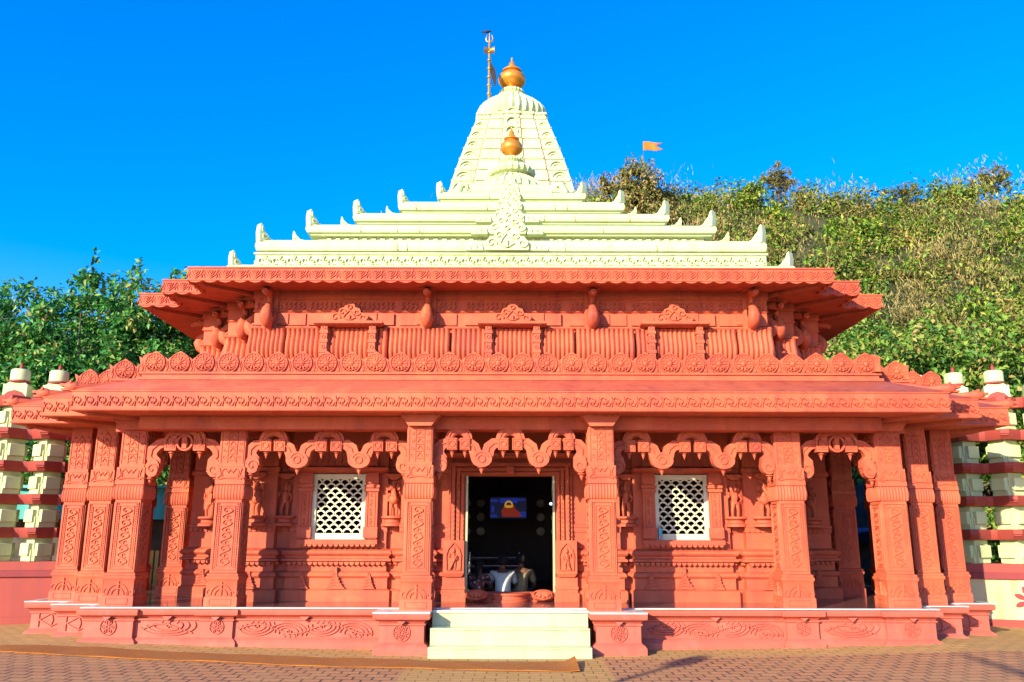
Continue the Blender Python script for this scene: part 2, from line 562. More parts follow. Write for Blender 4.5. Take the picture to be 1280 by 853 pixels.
def tag(o, label=None, cat=None, group=None, kind=None):
    if label: o['label'] = label
    if cat: o['category'] = cat
    if group: o['group'] = group
    if kind: o['kind'] = kind
    return o

def copy_tree(o, parent=None):
    c = o.copy(); COL.objects.link(c); c.parent = parent
    for ch in [x for x in o.children]:
        copy_tree(ch, c)
    return c

X_, Y_, Z_ = Vector((1, 0, 0)), Vector((0, 1, 0)), Vector((0, 0, 1))

def stepped(hx, fy, yc=18.2):
    """closed plan with stepped corners, starting at the left side and passing the front left to right"""
    k = len(hx)
    P = []
    for i in range(k - 1, -1, -1):
        P.append((-hx[i], fy[i]))
        if i:
            P.append((-hx[i - 1], fy[i]))
    Q = [(-x, y) for x, y in reversed(P)]
    F = P + Q
    B = [(x, 2 * yc - y) for x, y in reversed(F)]
    return F + B

def inset(hx, fy, d):
    return [x - d for x in hx], [y + d for y in fy]

def front_edges(plan):
    """plan edges one could see from the front: (A, B, N) with N outward"""
    out = []
    n = len(plan)
    for i in range(n):
        a, b = plan[i], plan[(i + 1) % n]
        tx, ty = b[0] - a[0], b[1] - a[1]
        l = math.hypot(tx, ty)
        N = (ty / l, -tx / l, 0)
        if N[1] < -.5 or abs(N[0]) > .5:
            out.append((a, b, N, l))
    return out

# ------------------------------------------------------------------ carved motifs: polylines in unit cells
def spiral(cx, cy, r0, r1, a0, a1, n=18):
    return [(cx + (r0 + (r1 - r0) * t / n) * math.cos(a0 + (a1 - a0) * t / n),
             cy + (r0 + (r1 - r0) * t / n) * math.sin(a0 + (a1 - a0) * t / n)) for t in range(n + 1)]

def circ(cx, cy, r, n=14, a0=0.0, a1=2 * PI):
    return [(cx + r * math.cos(a0 + (a1 - a0) * t / n), cy + r * math.sin(a0 + (a1 - a0) * t / n)) for t in range(n + 1)]

def m_swirl(L, H):
    s = H
    return [spiral(.45 * L, .60 * H, .06 * s, .30 * s, .5, 4.6, 13) + [(.62 * L, .18 * H), (.85 * L, .16 * H), (1.02 * L, .42 * H)],
            [(.55 * L, .33 * H), (.72 * L, .40 * H), (.74 * L, .56 * H), (.64 * L, .66 * H)],
            circ(.52 * L, .36 * H, .10 * s, 7, 2.4, 7.0),
            [(.06 * L, .10 * H), (.12 * L, .45 * H), (.06 * L, .80 * H)]]

def m_heart(L, H):
    return [[(.02 * L, .93 * H), (.16 * L, .45 * H), (.5 * L, .08 * H), (.84 * L, .45 * H), (.98 * L, .93 * H)],
            [(.22 * L, .86 * H), (.34 * L, .50 * H), (.5 * L, .30 * H), (.66 * L, .50 * H), (.78 * L, .86 * H)],
            [(.36 * L, .80 * H), (.5 * L, .52 * H), (.64 * L, .80 * H)],
            circ(.43 * L, .80 * H, .08 * H, 6, 0, PI), circ(.57 * L, .80 * H, .08 * H, 6, 0, PI),
            [(-.12 * L, .12 * H), (-.03 * L, .50 * H), (0, .62 * H), (.03 * L, .50 * H), (.12 * L, .12 * H)]]

def m_scroll(L, H):
    return [spiral(.30 * L, .55 * H, .05 * H, .36 * H, 0, 5.2, 13) + [(.62 * L, .12 * H), (1.0 * L, .22 * H)],
            spiral(.78 * L, .52 * H, .04 * H, .26 * H, PI, -2.0, 10),
            [(.5 * L, .95 * H), (.58 * L, .60 * H), (.66 * L, .95 * H)]]

def lay(mb, motif, A, B, N, z0, H, unit, w=0.02, h=0.015, off=0.002, skip=0):
    A3 = Vector((A[0], A[1], z0)); B3 = Vector((B[0], B[1], z0))
    d = B3 - A3
    L = d.length
    n = max(1, round((L - 2 * skip) / unit))
    U = d.normalized()
    u = (L - 2 * skip) / n
    N = Vector(N)
    for i in range(n):
        O = A3 + U * (skip + i * u) + N * off
        for pl in motif(u, H):
            mb.ridge(pl, O, U, Z_, N, w, h)

def sine(L, A, periods, n, phase=0.0, v0=0.0):
    return [(L * t / n, v0 + A * math.sin(2 * PI * periods * t / n + phase)) for t in range(n + 1)]
# ------------------------------------------------------------------ ground
def gz(x):
    a = abs(x)
    if a < 6.5:
        return 0.0030 * a * a
    if a < 9.0:
        return 0.12675 - (a - 6.5) * 0.03
    return 0.052

def sheet(name, xs, ys, zf, m, smooth=60):
    mb = MB()
    nx, ny = len(xs), len(ys)
    mb.add([(x, y, zf(x, y)) for y in ys for x in xs],
           [(j * nx + i, j * nx + i + 1, (j + 1) * nx + i + 1, (j + 1) * nx + i) for j in range(ny - 1) for i in range(nx - 1)])
    return mb.build(name, m, smooth=smooth)

xs = [-900, -300, -90, -40, -20] + [-14 + .5 * i for i in range(57)] + [20, 40, 90, 300, 900]
court = sheet('courtyard_ground', xs, [-400, -60, -10, 4, 8, 12, 16, 20, 26, 29, 60, 300, 1500], lambda x, y: gz(x) if y < 28 else gz(x) - 0.3, 'pavers')
tag(court, kind='structure')

# ------------------------------------------------------------------ the temple
YC = 18.2
T = empty('temple', (0, 12.3, 0))
tag(T, 'red painted stone temple with carved columns and stepped cream roof', 'temple')
OFF = Vector((0, -12.3, 0))          # parts are modelled in world coordinates and hung on the temple's base point

def part(mb, name, m, parent=T, smooth=35, bevel=0):
    o = mb.build(name, m, None, None, smooth, bevel)
    o.parent = parent
    o.location = OFF if parent is T else (0, 0, 0)
    return o

FT = 0.58        # floor of the porch
FC = 0.574       # landing between the two middle columns
# ---- plinth
PL = stepped([6.15, 6.88, 7.60], [12.85, 13.42, 13.98], YC)
def plinth_prof(t):
    return [(0.07, -0.1), (0.07, 0.10), (0.045, 0.135), (0.02, 0.15), (0.0, 0.17), (0.0, t - .19), (0.02, t - .175), (0.02, t - .155), (0.0, t - .15),
            (0.015, t - .125), (0.055, t - .105), (0.075, t - .10), (0.085, t - .085), (0.085, t - .02)]
mb = MB()
mb.sweep(PL, plinth_prof(FT), cap_top=True)
plinth = part(mb, 'plinth', 'red_plinth')
PED = [(-1.81, -1.19, 12.25, FC), (1.20, 1.82, 12.25, FC), (-4.48, -4.02, 12.80, FT), (4.02, 4.48, 12.80, FT),
       (-6.17, -5.46, 12.78, FT), (5.46, 6.17, 12.78, FT)]
def rosette_lines(r, petals=8):
    L = [circ(0, 0, r, 20), circ(0, 0, r * .22, 8)]
    for k in range(petals):
        a = 2 * PI * k / petals
        c, s = math.cos(a), math.sin(a)
        L.append([(r * .28 * c, r * .28 * s), (r * .62 * math.cos(a - .26), r * .62 * math.sin(a - .26)), (r * .9 * c, r * .9 * s),
                  (r * .62 * math.cos(a + .26), r * .62 * math.sin(a + .26)), (r * .28 * c, r * .28 * s)])
    return L
for x0, x1, y0, t in PED:
    m2 = MB()
    m2.sweep([(x0, 13.2), (x0, y0), (x1, y0), (x1, 13.2)], plinth_prof(t if t == FC else t - 0.003), closed=False)
    m2.add([(x0 - .085, 13.0, t - .023), (x0 - .085, y0 - .085, t - .023), (x1 + .085, y0 - .085, t - .023), (x1 + .085, 13.0, t - .023)], [(0, 1, 2, 3)])
    cx = (x0 + x1) / 2
    # small bracket under the cornice
    m2.prism([(-.06, 0), (.06, 0), (0, -.05)], (cx, y0 - .02, t - .12), X_, Z_, (0, -1, 0), .07)
    pd = part(m2, 'pedestal', 'red_plinth', plinth)
    m3 = MB()
    for pl in rosette_lines(.115 if x1 - x0 > .6 else .10, 8 if t == FC else 6):
        m3.ridge(pl, (cx, y0, .30 if t == FC else .315), X_, Z_, (0, -1, 0), .022, .018)
    part(m3, 'rosette', 'red_plinth', pd)
# scrollwork panels between the pedestals
def acanthus(mb, x0, x1, y, z, A, N=(0, -1, 0)):
    L = x1 - x0
    per = L / 1.05
    O = (x0, y, z)
    base = sine(L, A * .55, per / 1.0, int(22 * per), 0.0)
    mb.ridge(base, O, X_, Z_, N, .030, .024)
    k = int(round(per * 2))
    for i in range(k):
        cx = L * (i + .5) / k
        s = -1 if i % 2 == 0 else 1
        w = L / k
        mb.ridge(spiral(cx, -s * A * .30, .010, A * .34, .4 * s, s * 6.6, 18), O, X_, Z_, N, .024, .026)
        for q, rr in enumerate((.62, .90, 1.18)):
            a0_, a1_ = -.55 + .12 * q, PI + .25 - .25 * q
            sx = w * .56 / (1.18 * A)
            mb.ridge([(cx + rr * A * math.cos(a0_ + (a1_ - a0_) * t / 12) * sx, -s * A * .42 + s * rr * A * math.sin(a0_ + (a1_ - a0_) * t / 12)) for t in range(13)], O, X_, Z_, N, .026, .024)
        for q in range(3):
            x = cx + (q - 1) * w * .16
            mb.ridge([(x, -s * A * .62), (x + .03, -s * A * .86), (x + .015, -s * A * 1.02)], O, X_, Z_, N, .03, .018)
for sgn in (-1, 1):
    for a, b in ((1.98, 3.98), (4.56, 5.38)):
        x0, x1 = (a, b) if sgn > 0 else (-b, -a)
        m3 = MB()
        acanthus(m3, x0 + .05, x1 - .05, 12.85, .285, .12)
        m3.ridge([(x0, -.125), (x1, -.125)], (0, 12.85, .285), X_, Z_, (0, -1, 0), .02, .012)
        m3.prism([(-.07, 0), (.07, 0), (0, -.06)], ((x0 + x1) / 2, 12.83, FT - .12), X_, Z_, (0, -1, 0), .06)
        part(m3, 'scroll_panel', 'red_plinth', plinth)
    for xa, xb, yy in ((6.26, 6.84, 13.42), (6.98, 7.56, 13.98)):
        x0, x1 = (xa, xb) if sgn > 0 else (-xb, -xa)
        m3 = MB()
        cx = (x0 + x1) / 2
        m3.ridge([(-.2, -.11), (-.2, .11)], (cx, yy, .30), X_, Z_, (0, -1, 0), .03, .02)
        m3.ridge([(-.19, 0), (0, -.10), (.2, 0), (0, .10), (-.19, 0)], (cx, yy, .30), X_, Z_, (0, -1, 0), .03, .02)
        m3.ridge([(0, -.1), (.03, 0), (0, .1)], (cx, yy, .30), X_, Z_, (0, -1, 0), .02, .02)
        part(m3, 'lozenge_panel', 'red_plinth', plinth)
# white marble edge and floor
mb = MB()
mb.sweep(PL, [(-.03, FT - .012), (.088, FT - .012), (.092, FT - .008), (.092, FT + .002), (.088, FT + .006), (-.03, FT + .005)], prof_closed=True)
part(mb, 'floor_edge', 'marble_edge')
mb = MB()
mb.sweep(stepped([6.12, 6.85, 7.57], [12.88, 13.45, 14.01], YC), [(0, FT - .01), (0, FT + .006)], cap_top=True)
part(mb, 'porch_floor', 'floor_in')
mb = MB()
for x0, x1, y0, t in PED[:2]:
    mb.box(x0 - .088, x1 + .088, y0 - .088, 12.80, t - .018, t + .002)
mb.box(-1.10, 1.11, 12.50, 12.80, FC - .03, FC)
part(mb, 'landing_edge', 'marble_edge')
# entrance steps
st = MB().box(-1.10, 1.11, 12.53, 12.82, -.05, FC - .031)
steps = part(st, 'entrance_steps', 'marble')
for y0, z1 in ((12.22, .36), (11.93, .145)):
    s = MB()
    s.box(-1.10, 1.11, y0, 12.525, -.05, z1 - .025)
    s.box(-1.10, 1.11, y0 - .015, 12.527, z1 - .025, z1)
    part(s, 'step', 'marble', steps, bevel=.004)

# ---- columns
def column(cx, yf, w, z0, inner=False, corbel=True, carve=True):
    """square carved column, front face at yf; shaft, base, bulge and capital are separate parts"""
    cy = yf + w / 2
    mb = MB()
    h = w / 2
    b = MB()
    zb = z0
    # base: plain block, crest block, mouldings
    b.sweep([(cx - h, cy + h), (cx - h, cy - h), (cx + h, cy - h), (cx + h, cy + h)],
            [(.032, zb - .03), (.032, zb + .14), (.026, zb + .15), (.016, zb + .155), (.016, zb + .37), (.024, zb + .385), (.034, zb + .40), (.034, zb + .43), (.016, zb + .445),
             (.02, zb + .45), (.02, zb + .47), (-.01, zb + .49)], cap_top=True, cap_bot=True)
    mb.frustum(cx, cy, zb + .485, 2.14, h * .97, h * .97, h * .93, h * .93)
    mb.box(cx - h * .92, cx + h * .92, cy - h * .92, cy + h * .92, 2.14, 3.40)
    col = part(mb, 'column', 'red', bevel=.006)
    # mouldings of the base
    fr = [((cx - h, yf, 0), X_, Vector((0, -1, 0))), ((cx + h, yf, 0), Y_, X_), ((cx - h, yf + w, 0), -Y_, -X_)]
    for O, U, N in fr:
        O = Vector(O)
        # inset rectangle and crest
        bo = O + N * .032
        b.ridge([(w * .12, zb + .035), (w * .88, zb + .035), (w * .88, zb + .115), (w * .12, zb + .115), (w * .12, zb + .035)], bo, U, Z_, N, .014, .008)
        co = O + N * .016
        b.ridge(circ(w / 2, zb + .17, w * .36, 12, 0, PI), co, U, Z_, N, .024, .016)
        b.ridge(circ(w / 2, zb + .17, w * .22, 8, 0, PI), co, U, Z_, N, .02, .018)
        b.ridge([(w / 2, zb + .17), (w / 2, zb + .36)], co, U, Z_, N, .05, .02)
        for s in (-1, 1):
            b.ridge(spiral(w / 2 + s * w * .40, zb + .20, .01, .055, 0, s * 4.5, 8), co, U, Z_, N, .02, .014)
    part(b, 'base', 'red', col, bevel=0)
    # fluted bulge
    g = MB()
    sq = [(cx - h, cy + h), (cx - h, cy - h), (cx + h, cy - h), (cx + h, cy + h)]
    pr = [(-.03, 2.13), (.0, 2.14), (.012, 2.16), (.020, 2.21), (.020, 2.27), (.010, 2.32), (-.005, 2.35), (-.02, 2.36)]
    g.sweep(sq, pr, cap_top=True, cap_bot=True)
    for O, U, N in fr:
        O = Vector(O)
        nf = 9
        for k in range(nf + 1):
            u = w * k / nf
            vv, ff = [], []
            for o, z in pr[1:-1]:
                for du, dn in ((-.016, 0), (0, .010), (.016, 0)):
                    vv.append(O + U * (u + du) + N * (o + dn) + Z_ * z)
            for i in range(len(pr) - 3):
                for q in range(2):
                    ff.append((i * 3 + q, i * 3 + q + 1, i * 3 + q + 4, i * 3 + q + 3))
            g.add(vv, ff)
    part(g, 'fluted_bulge', 'red', col)
    # capital block with drop motif
    c = MB()
    c.sweep(sq, [(-.02, 2.355), (.012, 2.36), (.012, 2.42), (.004, 2.43), (.004, 2.62), (-.03, 2.63)], cap_top=True, cap_bot=True)
    for O, U, N in fr:
        O = Vector(O) + N * .004
        c.ridge([(w * .30, 2.60), (w * .42, 2.53), (w * .5, 2.58), (w * .58, 2.53), (w * .70, 2.60)], O, U, Z_, N, .022, .016)
        c.ridge([(w * .10, 2.44), (w * .35, 2.46), (w * .65, 2.46), (w * .90, 2.44)], O, U, Z_, N, .03, .02)
        for s in (0, 1):
            q = lambda t: w * (t if s == 0 else 1 - t)
            c.ridge([(q(.03), 2.45), (q(.16), 2.50), (q(.10), 2.60)], O, U, Z_, N, .026, .016)
            c.ridge([(q(.22), 2.46), (q(.20), 2.56), (q(.30), 2.60)], O, U, Z_, N, .022, .014)
    part(c, 'capital', 'red', col)
    if carve:
        # vine panel on the shaft
        k = MB()
        for O, U, N in fr:
            O = Vector(O) - N * (h * .03)
            z1, z2 = zb + .53, 2.09
            k.ridge([(w * .10, z1), (w * .90, z1), (w * .90, z2), (w * .10, z2), (w * .10, z1)], O - N * .004, U, Z_, N, .022, .014)
            k.ridge([(w * .24, z1 + .05), (w * .76, z1 + .05), (w * .76, z2 - .05), (w * .24, z2 - .05), (w * .24, z1 + .05)], O - N * .004, U, Z_, N, .014, .012)
            for s in (.17, .83):
                nb = 26
                for q in range(nb):
                    z = z1 + .03 + (z2 - z1 - .06) * q / (nb - 1)
                    k.ridge([(w * s, z), (w * s, z + .018)], O - N * .004, U, Z_, N, .022, .014)
            n = 9
            Lz = z2 - z1 - .14
            k.ridge([(w * (.5 + .17 * math.sin(PI * n * t / 90)), z1 + .07 + Lz * t / 90) for t in range(91)], O - N * .004, U, Z_, N, .022, .020)
            for q in range(n):
                zc = z1 + .07 + Lz * (q + .5) / n
                s = 1 if q % 2 else -1
                k.ridge(spiral(w * (.5 + s * .06), zc, .006, .048, 0, s * 5.4, 10), O - N * .004, U, Z_, N, .016, .018)
        part(k, 'vine_panel', 'red', col)
        # lattice panel on the upper shaft
        k = MB()
        for O, U, N in fr:
            O = Vector(O) - N * (h * .08)
            for s in (.34, .66, .10, .90):
                k.ridge([(w * s, 2.68), (w * s, 3.16)], O - N * .003, U, Z_, N, .014, .014)
            for q in range(5):
                z = 2.72 + .105 * q
                k.ridge([(w * .36, z), (w * .64, z)], O - N * .003, U, Z_, N, .02, .016)
                k.ridge([(w * .40, z + .03), (w * .5, z + .085), (w * .6, z + .03)], O - N * .003, U, Z_, N, .018, .018)
                for s in (.22, .78):
                    k.ridge(spiral(w * s, z + .05, .006, .032, q, q + 5, 8), O - N * .003, U, Z_, N, .016, .014)
            k.ridge([(w * .08, 3.18), (w * .92, 3.18)], O - N * .003, U, Z_, N, .02, .012)
        part(k, 'lattice_panel', 'red', col)
    return col

COLS = [(-1.335, 12.44, .40, FC), (1.345, 12.44, .40, FC), (-4.24, 12.86, .42, FT), (4.24, 12.86, .42, FT), (-5.81, 12.98, .42, FT), (5.83, 12.98, .42, FT),
        (-6.50, 13.53, .37, FT), (6.52, 13.53, .37, FT), (-7.20, 14.10, .37, FT), (7.22, 14.10, .37, FT),
        (-6.02, 15.40, .40, FT), (6.02, 15.40, .40, FT)]
for q in COLS:
    column(*q)
for x in (-7.2, 7.2):
    for y in (16.5, 20.8):
        column(x, y, .38, FT, carve=False)

# ---- beams and corbels
mb = MB()
yb = 12.62
mb.box(-5.6, 5.6, 12.62, 12.98, 3.17, 3.359)
part(mb, 'front_beam', 'red')
for s in (-1, 1):
    part(MB().box(s * 5.95 - .16, s * 5.95 + .16, 12.99, 14.0, 3.17, 3.358), 'cross_beam', 'red')
    part(MB().box(s * 7.2 - .16, s * 7.2 + .16, 14.2, 22.0, 3.17, 3.358), 'cross_beam', 'red')
    part(MB().box(min(s * 4.3, s * 6.2), max(s * 4.3, s * 6.2), 15.45, 15.75, 3.17, 3.357), 'cross_beam', 'red')
    part(MB().box(s * 4.24 - .15, s * 4.24 + .15, 12.985, 14.0, 3.16, 3.357), 'cross_beam', 'red')
    part(MB().box(s * 1.34 - .15, s * 1.34 + .15, 12.985, 14.2, 3.16, 3.357), 'cross_beam', 'red')
for x, y, w, z in COLS[:6]:
    m2 = MB()
    m2.prism([(-w * .42, 3.19), (w * .42, 3.19), (w * .75, 3.362), (-w * .75, 3.362)], (x, y - .10, 0), X_, Z_, Y_, w + .12)
    part(m2, 'corbel', 'red')

# ---- scalloped arches between the columns (drawn in the plane, then given 14 cm of depth)
def toran(x0, x1, y, arches):
    mb = MB()
    O = Vector(((x0 + x1) / 2, y, 0)); N = Y_
    hw = (x1 - x0) / 2
    s = .0117
    def P(px, py):
        return (px * s * k_, 3.20 - (py - 533) * s)
    D = .13
    k_ = hw / (.0117 * (97 if arches == 3 else 39))
    def strip(pts, w, d0=0.0, d1=D):
        mb.strip([P(*p) for p in pts], w, O - Y_ * d0, X_, Z_, N, d1 + d0)
        pp = [P(*p) for p in pts]
        mb.ridge(pp, O - Y_ * d0, X_, Z_, (0, -1, 0), .035 if not isinstance(w, list) else .03, .02)
    def block(cx, cy, w=13, h=15):
        a = P(cx - w / 2, cy + h / 2); b = P(cx + w / 2, cy - h / 2)
        mb.box(O.x + a[0], O.x + b[0], y - .035, y + D - .01, a[1], b[1])
        c = P(cx, cy)
        mb.ridge(circ(c[0], c[1], .045, 8), (O.x, y - .035, 0), X_, Z_, (0, -1, 0), .018, .014)
        mb.ridge([(c[0] - .062, c[1] - .07), (c[0] + .062, c[1] - .07), (c[0] + .062, c[1] + .07), (c[0] - .062, c[1] + .07), (c[0] - .062, c[1] - .07)], (O.x, y - .035, 0), X_, Z_, (0, -1, 0), .012, .01)
    def drop(cx, cy, r=.045):
        c = P(cx, cy)
        mb.lathe(O.x + c[0], y + .045, [(r * .5, c[1] + .03), (r, c[1]), (r * 1.1, c[1] - .012), (r * .55, c[1] - .03), (r * .6, c[1] - .045), (.004, c[1] - .105)], 10)
    def leaf(cx, cy, r, ang=0):
        c = P(cx, cy)
        for q in range(5):
            a = ang + (q - 2) * .5 - PI / 2
            mb.ridge([(c[0], c[1] + .03), (c[0] + .6 * r * math.cos(a), c[1] + .6 * r * math.sin(a)), (c[0] + r * math.cos(a), c[1] + r * math.sin(a))], (O.x, y, 0), X_, Z_, (0, -1, 0), .03, .02)
    def ring(cx, cy, r, w):
        strip([(cx + r * math.cos(a / 12 * PI), cy - r * math.sin(a / 12 * PI)) for a in range(13)], w, .015)
        strip([(cx + r * .62 * math.cos(a / 12 * PI), cy - r * .62 * math.sin(a / 12 * PI)) for a in range(13)], w * .4, -.02)
    if arches == 3:
        ring(0, 549, 14, .11)
        for sg in (-1, 1):
            block(sg * 9, 554); drop(sg * 9, 562)
            strip([(sg * 14, 552), (sg * 21, 553), (sg * 27, 558), (sg * 29, 566), (sg * 30, 574)], [.13, .16, .18, .18, .16])
            strip([(sg * 60, 552), (sg * 53, 553), (sg * 47, 558), (sg * 44, 566), (sg * 43, 574)], [.13, .16, .18, .18, .16])
            c = P(sg * 36.5, 573)
            mb.prism([(c[0] + .155 * math.cos(a) * k_, c[1] + .125 * math.sin(a)) for a in [2 * PI * q / 16 for q in range(16)]], O - Y_ * .03, X_, Z_, N, D + .02)
            mb.ridge(circ(c[0], c[1], .055, 9), O - Y_ * .03, X_, Z_, (0, -1, 0), .022, .018)
            mb.ridge(circ(c[0], c[1], .10, 14, .3, PI - .3), O - Y_ * .03, X_, Z_, (0, -1, 0), .02, .015)
            leaf(sg * 36.5, 570, .10)
            drop(sg * 36.5, 583, .055)
            block(sg * 58, 554); drop(sg * 58, 562)
            ring(sg * 66, 548, 13, .10)
            block(sg * 74.5, 554); drop(sg * 74.5, 562)
            strip([(sg * 80, 552), (sg * 87, 554), (sg * 92, 560), (sg * 92, 567), (sg * 88, 573), (sg * 87, 579)], [.13, .16, .18, .18, .18, .15])
            c = P(sg * 89, 579)
            mb.prism([(c[0] + .10 * math.cos(a) * k_, c[1] + .135 * math.sin(a)) for a in [2 * PI * q / 16 for q in range(16)]], O - Y_ * .03, X_, Z_, N, D + .02)
            leaf(sg * 89, 574, .15, sg * .3)
            mb.ridge(spiral(c[0], c[1] - .02, .012, .10, 0, sg * 7, 18), O - Y_ * .03, X_, Z_, (0, -1, 0), .02, .018)
            drop(sg * 91, 591, .055)
        for sg in (-1, 1):     # small pendant hook inside the outer rings
            c = P(sg * 66, 551)
            mb.ridge([(c[0] - .06, c[1]), (c[0], c[1] + .03), (c[0] + .06, c[1])], O + Y_ * .05, X_, Z_, (0, -1, 0), .05, .05)
    else:
        ring(0, 552, 19, .13)
        c = P(0, 550)
        mb.strip([(c[0] + .115 * math.cos(a), c[1] + .115 * math.sin(a)) for a in [2 * PI * q / 18 for q in range(19)]], .03, O - Y_ * .05, X_, Z_, N, .10)
        mb.box(O.x - .035, O.x + .035, y - .06, y + .06, c[1] - .09, c[1] + .09)
        mb.ball((O.x, y - .01, c[1]), .055, .06, .075, 10, 7)
        for sg in (-1, 1):
            block(sg * 15, 551, 12, 19); drop(sg * 15, 562)
            strip([(sg * 21, 549), (sg * 28, 552), (sg * 34, 559), (sg * 35, 568), (sg * 30, 575), (sg * 29, 582)], [.13, .15, .17, .17, .17, .14])
            c = P(sg * 32, 583)
            mb.prism([(c[0] + .105 * math.cos(a), c[1] + .14 * math.sin(a)) for a in [2 * PI * q / 16 for q in range(16)]], O - Y_ * .03, X_, Z_, N, D + .02)
            leaf(sg * 32, 577, .17, sg * .3)
            mb.ridge(spiral(c[0], c[1] - .02, .012, .10, 0, sg * 7, 18), O - Y_ * .03, X_, Z_, (0, -1, 0), .02, .018)
            drop(sg * 35, 596, .055)
    return part(mb, 'scalloped_arch', 'red')
toran(-1.14, 1.14, 12.66, 3)
toran(-4.04, -1.53, 12.92, 3)
toran(1.54, 4.04, 12.92, 3)
toran(-5.60, -4.45, 13.02, 1)
toran(4.45, 5.62, 13.02, 1)
for s in (-1, 1):            # arches of the side galleries, seen through the corner bays
    mb_ = toran(-.62, .62, 0, 1)
    mb_.location = Vector((s * 6.65, 15.6, 0)) + OFF

# ---- inner wall
def wall_prof(z0, z1):
    P_ = [(.09, FT), (.09, FT + .17), (.07, FT + .19), (.045, FT + .20), (.045, FT + .36), (.07, FT + .38), (.085, FT + .40), (.07, FT + .44), (.045, FT + .46), (.02, FT + .47),
          (.02, FT + .60), (.05, FT + .61), (.10, FT + .63), (.10, FT + .66), (.06, FT + .68), (.06, FT + .705), (.09, FT + .72), (.11, FT + .75), (.09, FT + .79), (.05, FT + .81), (.0, FT + .83),
          (.0, 1.66), (.012, 1.67), (.012, 1.74), (.02, 1.75), (.02, 1.79), (.0, 1.80), (.0, 2.62), (.03, 2.64), (.03, 2.70), (.0, 2.72), (.0, 3.0), (.04, 3.03), (.04, 3.36)]
    out = []
    for i, (o, z) in enumerate(P_):
        if z < z0 - 1e-6:
            continue
        if z > z1 + 1e-6:
            break
        out.append((o, z))
    if out[0][1] > z0: out.insert(0, (0.0, z0))
    if out[-1][1] < z1: out.append((0.0 if z1 < 3 else .04, z1))
    return out
WIN = (2.385, 3.225, 1.575, 2.565)      # |x| range and z range of the lattice openings
def wall_piece(plan, z0=FT, z1=3.36):
    mb = MB()
    mb.sweep(plan, wall_prof(z0, z1), closed=False)
    return mb
WF, WB = 13.95, 14.14
for s in (-1, 1):
    def q(p):
        return [(x * s, y) for x, y in p] if s > 0 else [(x * s, y) for x, y in reversed(p)]
    mb = MB()
    # door bay edge -> pilaster -> window bay -> pilaster -> corner -> gallery side
    near = [(1.02, 14.30), (1.02, 14.16), (1.28, 14.16), (1.28, WF), (1.78, WF), (1.78, WB), (2.02, WB), (2.02, 14.05), (WIN[0], 14.05)]
    far = [(WIN[1], 14.05), (3.58, 14.05), (3.58, WB), (3.82, WB), (3.82, WF), (4.50, WF), (4.50, 14.45), (4.95, 14.45), (4.95, 14.92), (5.55, 14.92), (5.55, 15.6), (5.55, 22.6)]
    for pl in (near, far):
        mb.sweep(q(pl), wall_prof(FT, 3.36), closed=False)
    mid = [(WIN[0], 14.05), (WIN[1], 14.05)]
    mb.sweep(q(mid), wall_prof(FT, WIN[2]), closed=False)
    mb.sweep(q(mid), wall_prof(WIN[3], 3.36), closed=False)
    # reveals of the window opening
    for x in WIN[:2]:
        mb.box(min(s * x, s * (x + (.001 if x == WIN[1] else -.001))), max(s * x, s * (x + (.001 if x == WIN[1] else -.001))), 14.045, 14.30, WIN[2], WIN[3])
    wl = part(mb, 'inner_wall', 'red')
    # scalloped drip, niche leaves and string courses along the wall
    for pl in (near[2:], far[1:10]):
        P2 = q(pl)
        for a, b in zip(P2[:-1], P2[1:]):
            L = math.hypot(b[0] - a[0], b[1] - a[1])
            if L < .05: continue
            if a[1] == 14.05 and b[1] == 14.05: continue
            dr = MB(); ut = MB()
            U = Vector(((b[0] - a[0]) / L, (b[1] - a[1]) / L, 0)); N = Vector((U.y, -U.x, 0))
            ut.prism([(.01, 1.67), (L - .01, 1.67), (L - .01, 1.74), (.01, 1.74)], Vector((a[0], a[1], 0)) + N * .005, U, Z_, N, .012)
            n = max(1, int(L / .085))
            for i in range(n):
                u = L * (i + .5) / n
                O = Vector((a[0], a[1], 0)) + U * u + N * .035
                dr.prism([(-.036, FT + .615), (.036, FT + .615), (.032, FT + .58), (0, FT + .56), (-.032, FT + .58)], O, U, Z_, N, .06)
                ut.ridge([(0, 1.675), (0, 1.735)], Vector((a[0], a[1], 0)) + U * u + N * .012, U, Z_, N, .035, .022)
                ut.ridge([(0, 3.05), (0.02, 3.12), (0, 3.18)], Vector((a[0], a[1], 0)) + U * u + N * .04, U, Z_, N, .035, .022)
            part(dr, 'drip_moulding', 'red', wl)
            if L > .2: part(ut, 'string_course', 'red', wl)
            if L > .3 and abs(U.x) > .5:
                m_ = max(1, round(L / .62))
                for i in range(m_):
                    u = L * (i + .5) / m_
                    O = Vector((a[0], a[1], 0)) + U * u + N * .05
                    z0 = FT + .20
                    lf = MB()
                    lf.prism([(-.13, z0), (.13, z0), (.06, z0 + .09), (.03, z0 + .20), (.018, z0 + .27), (-.018, z0 + .27), (-.03, z0 + .20), (-.06, z0 + .09)], O, U, Z_, N, .045)
                    for k in range(5):
                        zz = z0 + .03 + .045 * k
                        wv = .10 - .018 * k
                        lf.ridge([(-wv, zz), (0, zz + .03), (wv, zz)], O + N * .045, U, Z_, N, .02, .012)
                    part(lf, 'leaf_relief', 'red', wl)
mid = [(WIN[0], 14.05), (WIN[1], 14.05)]
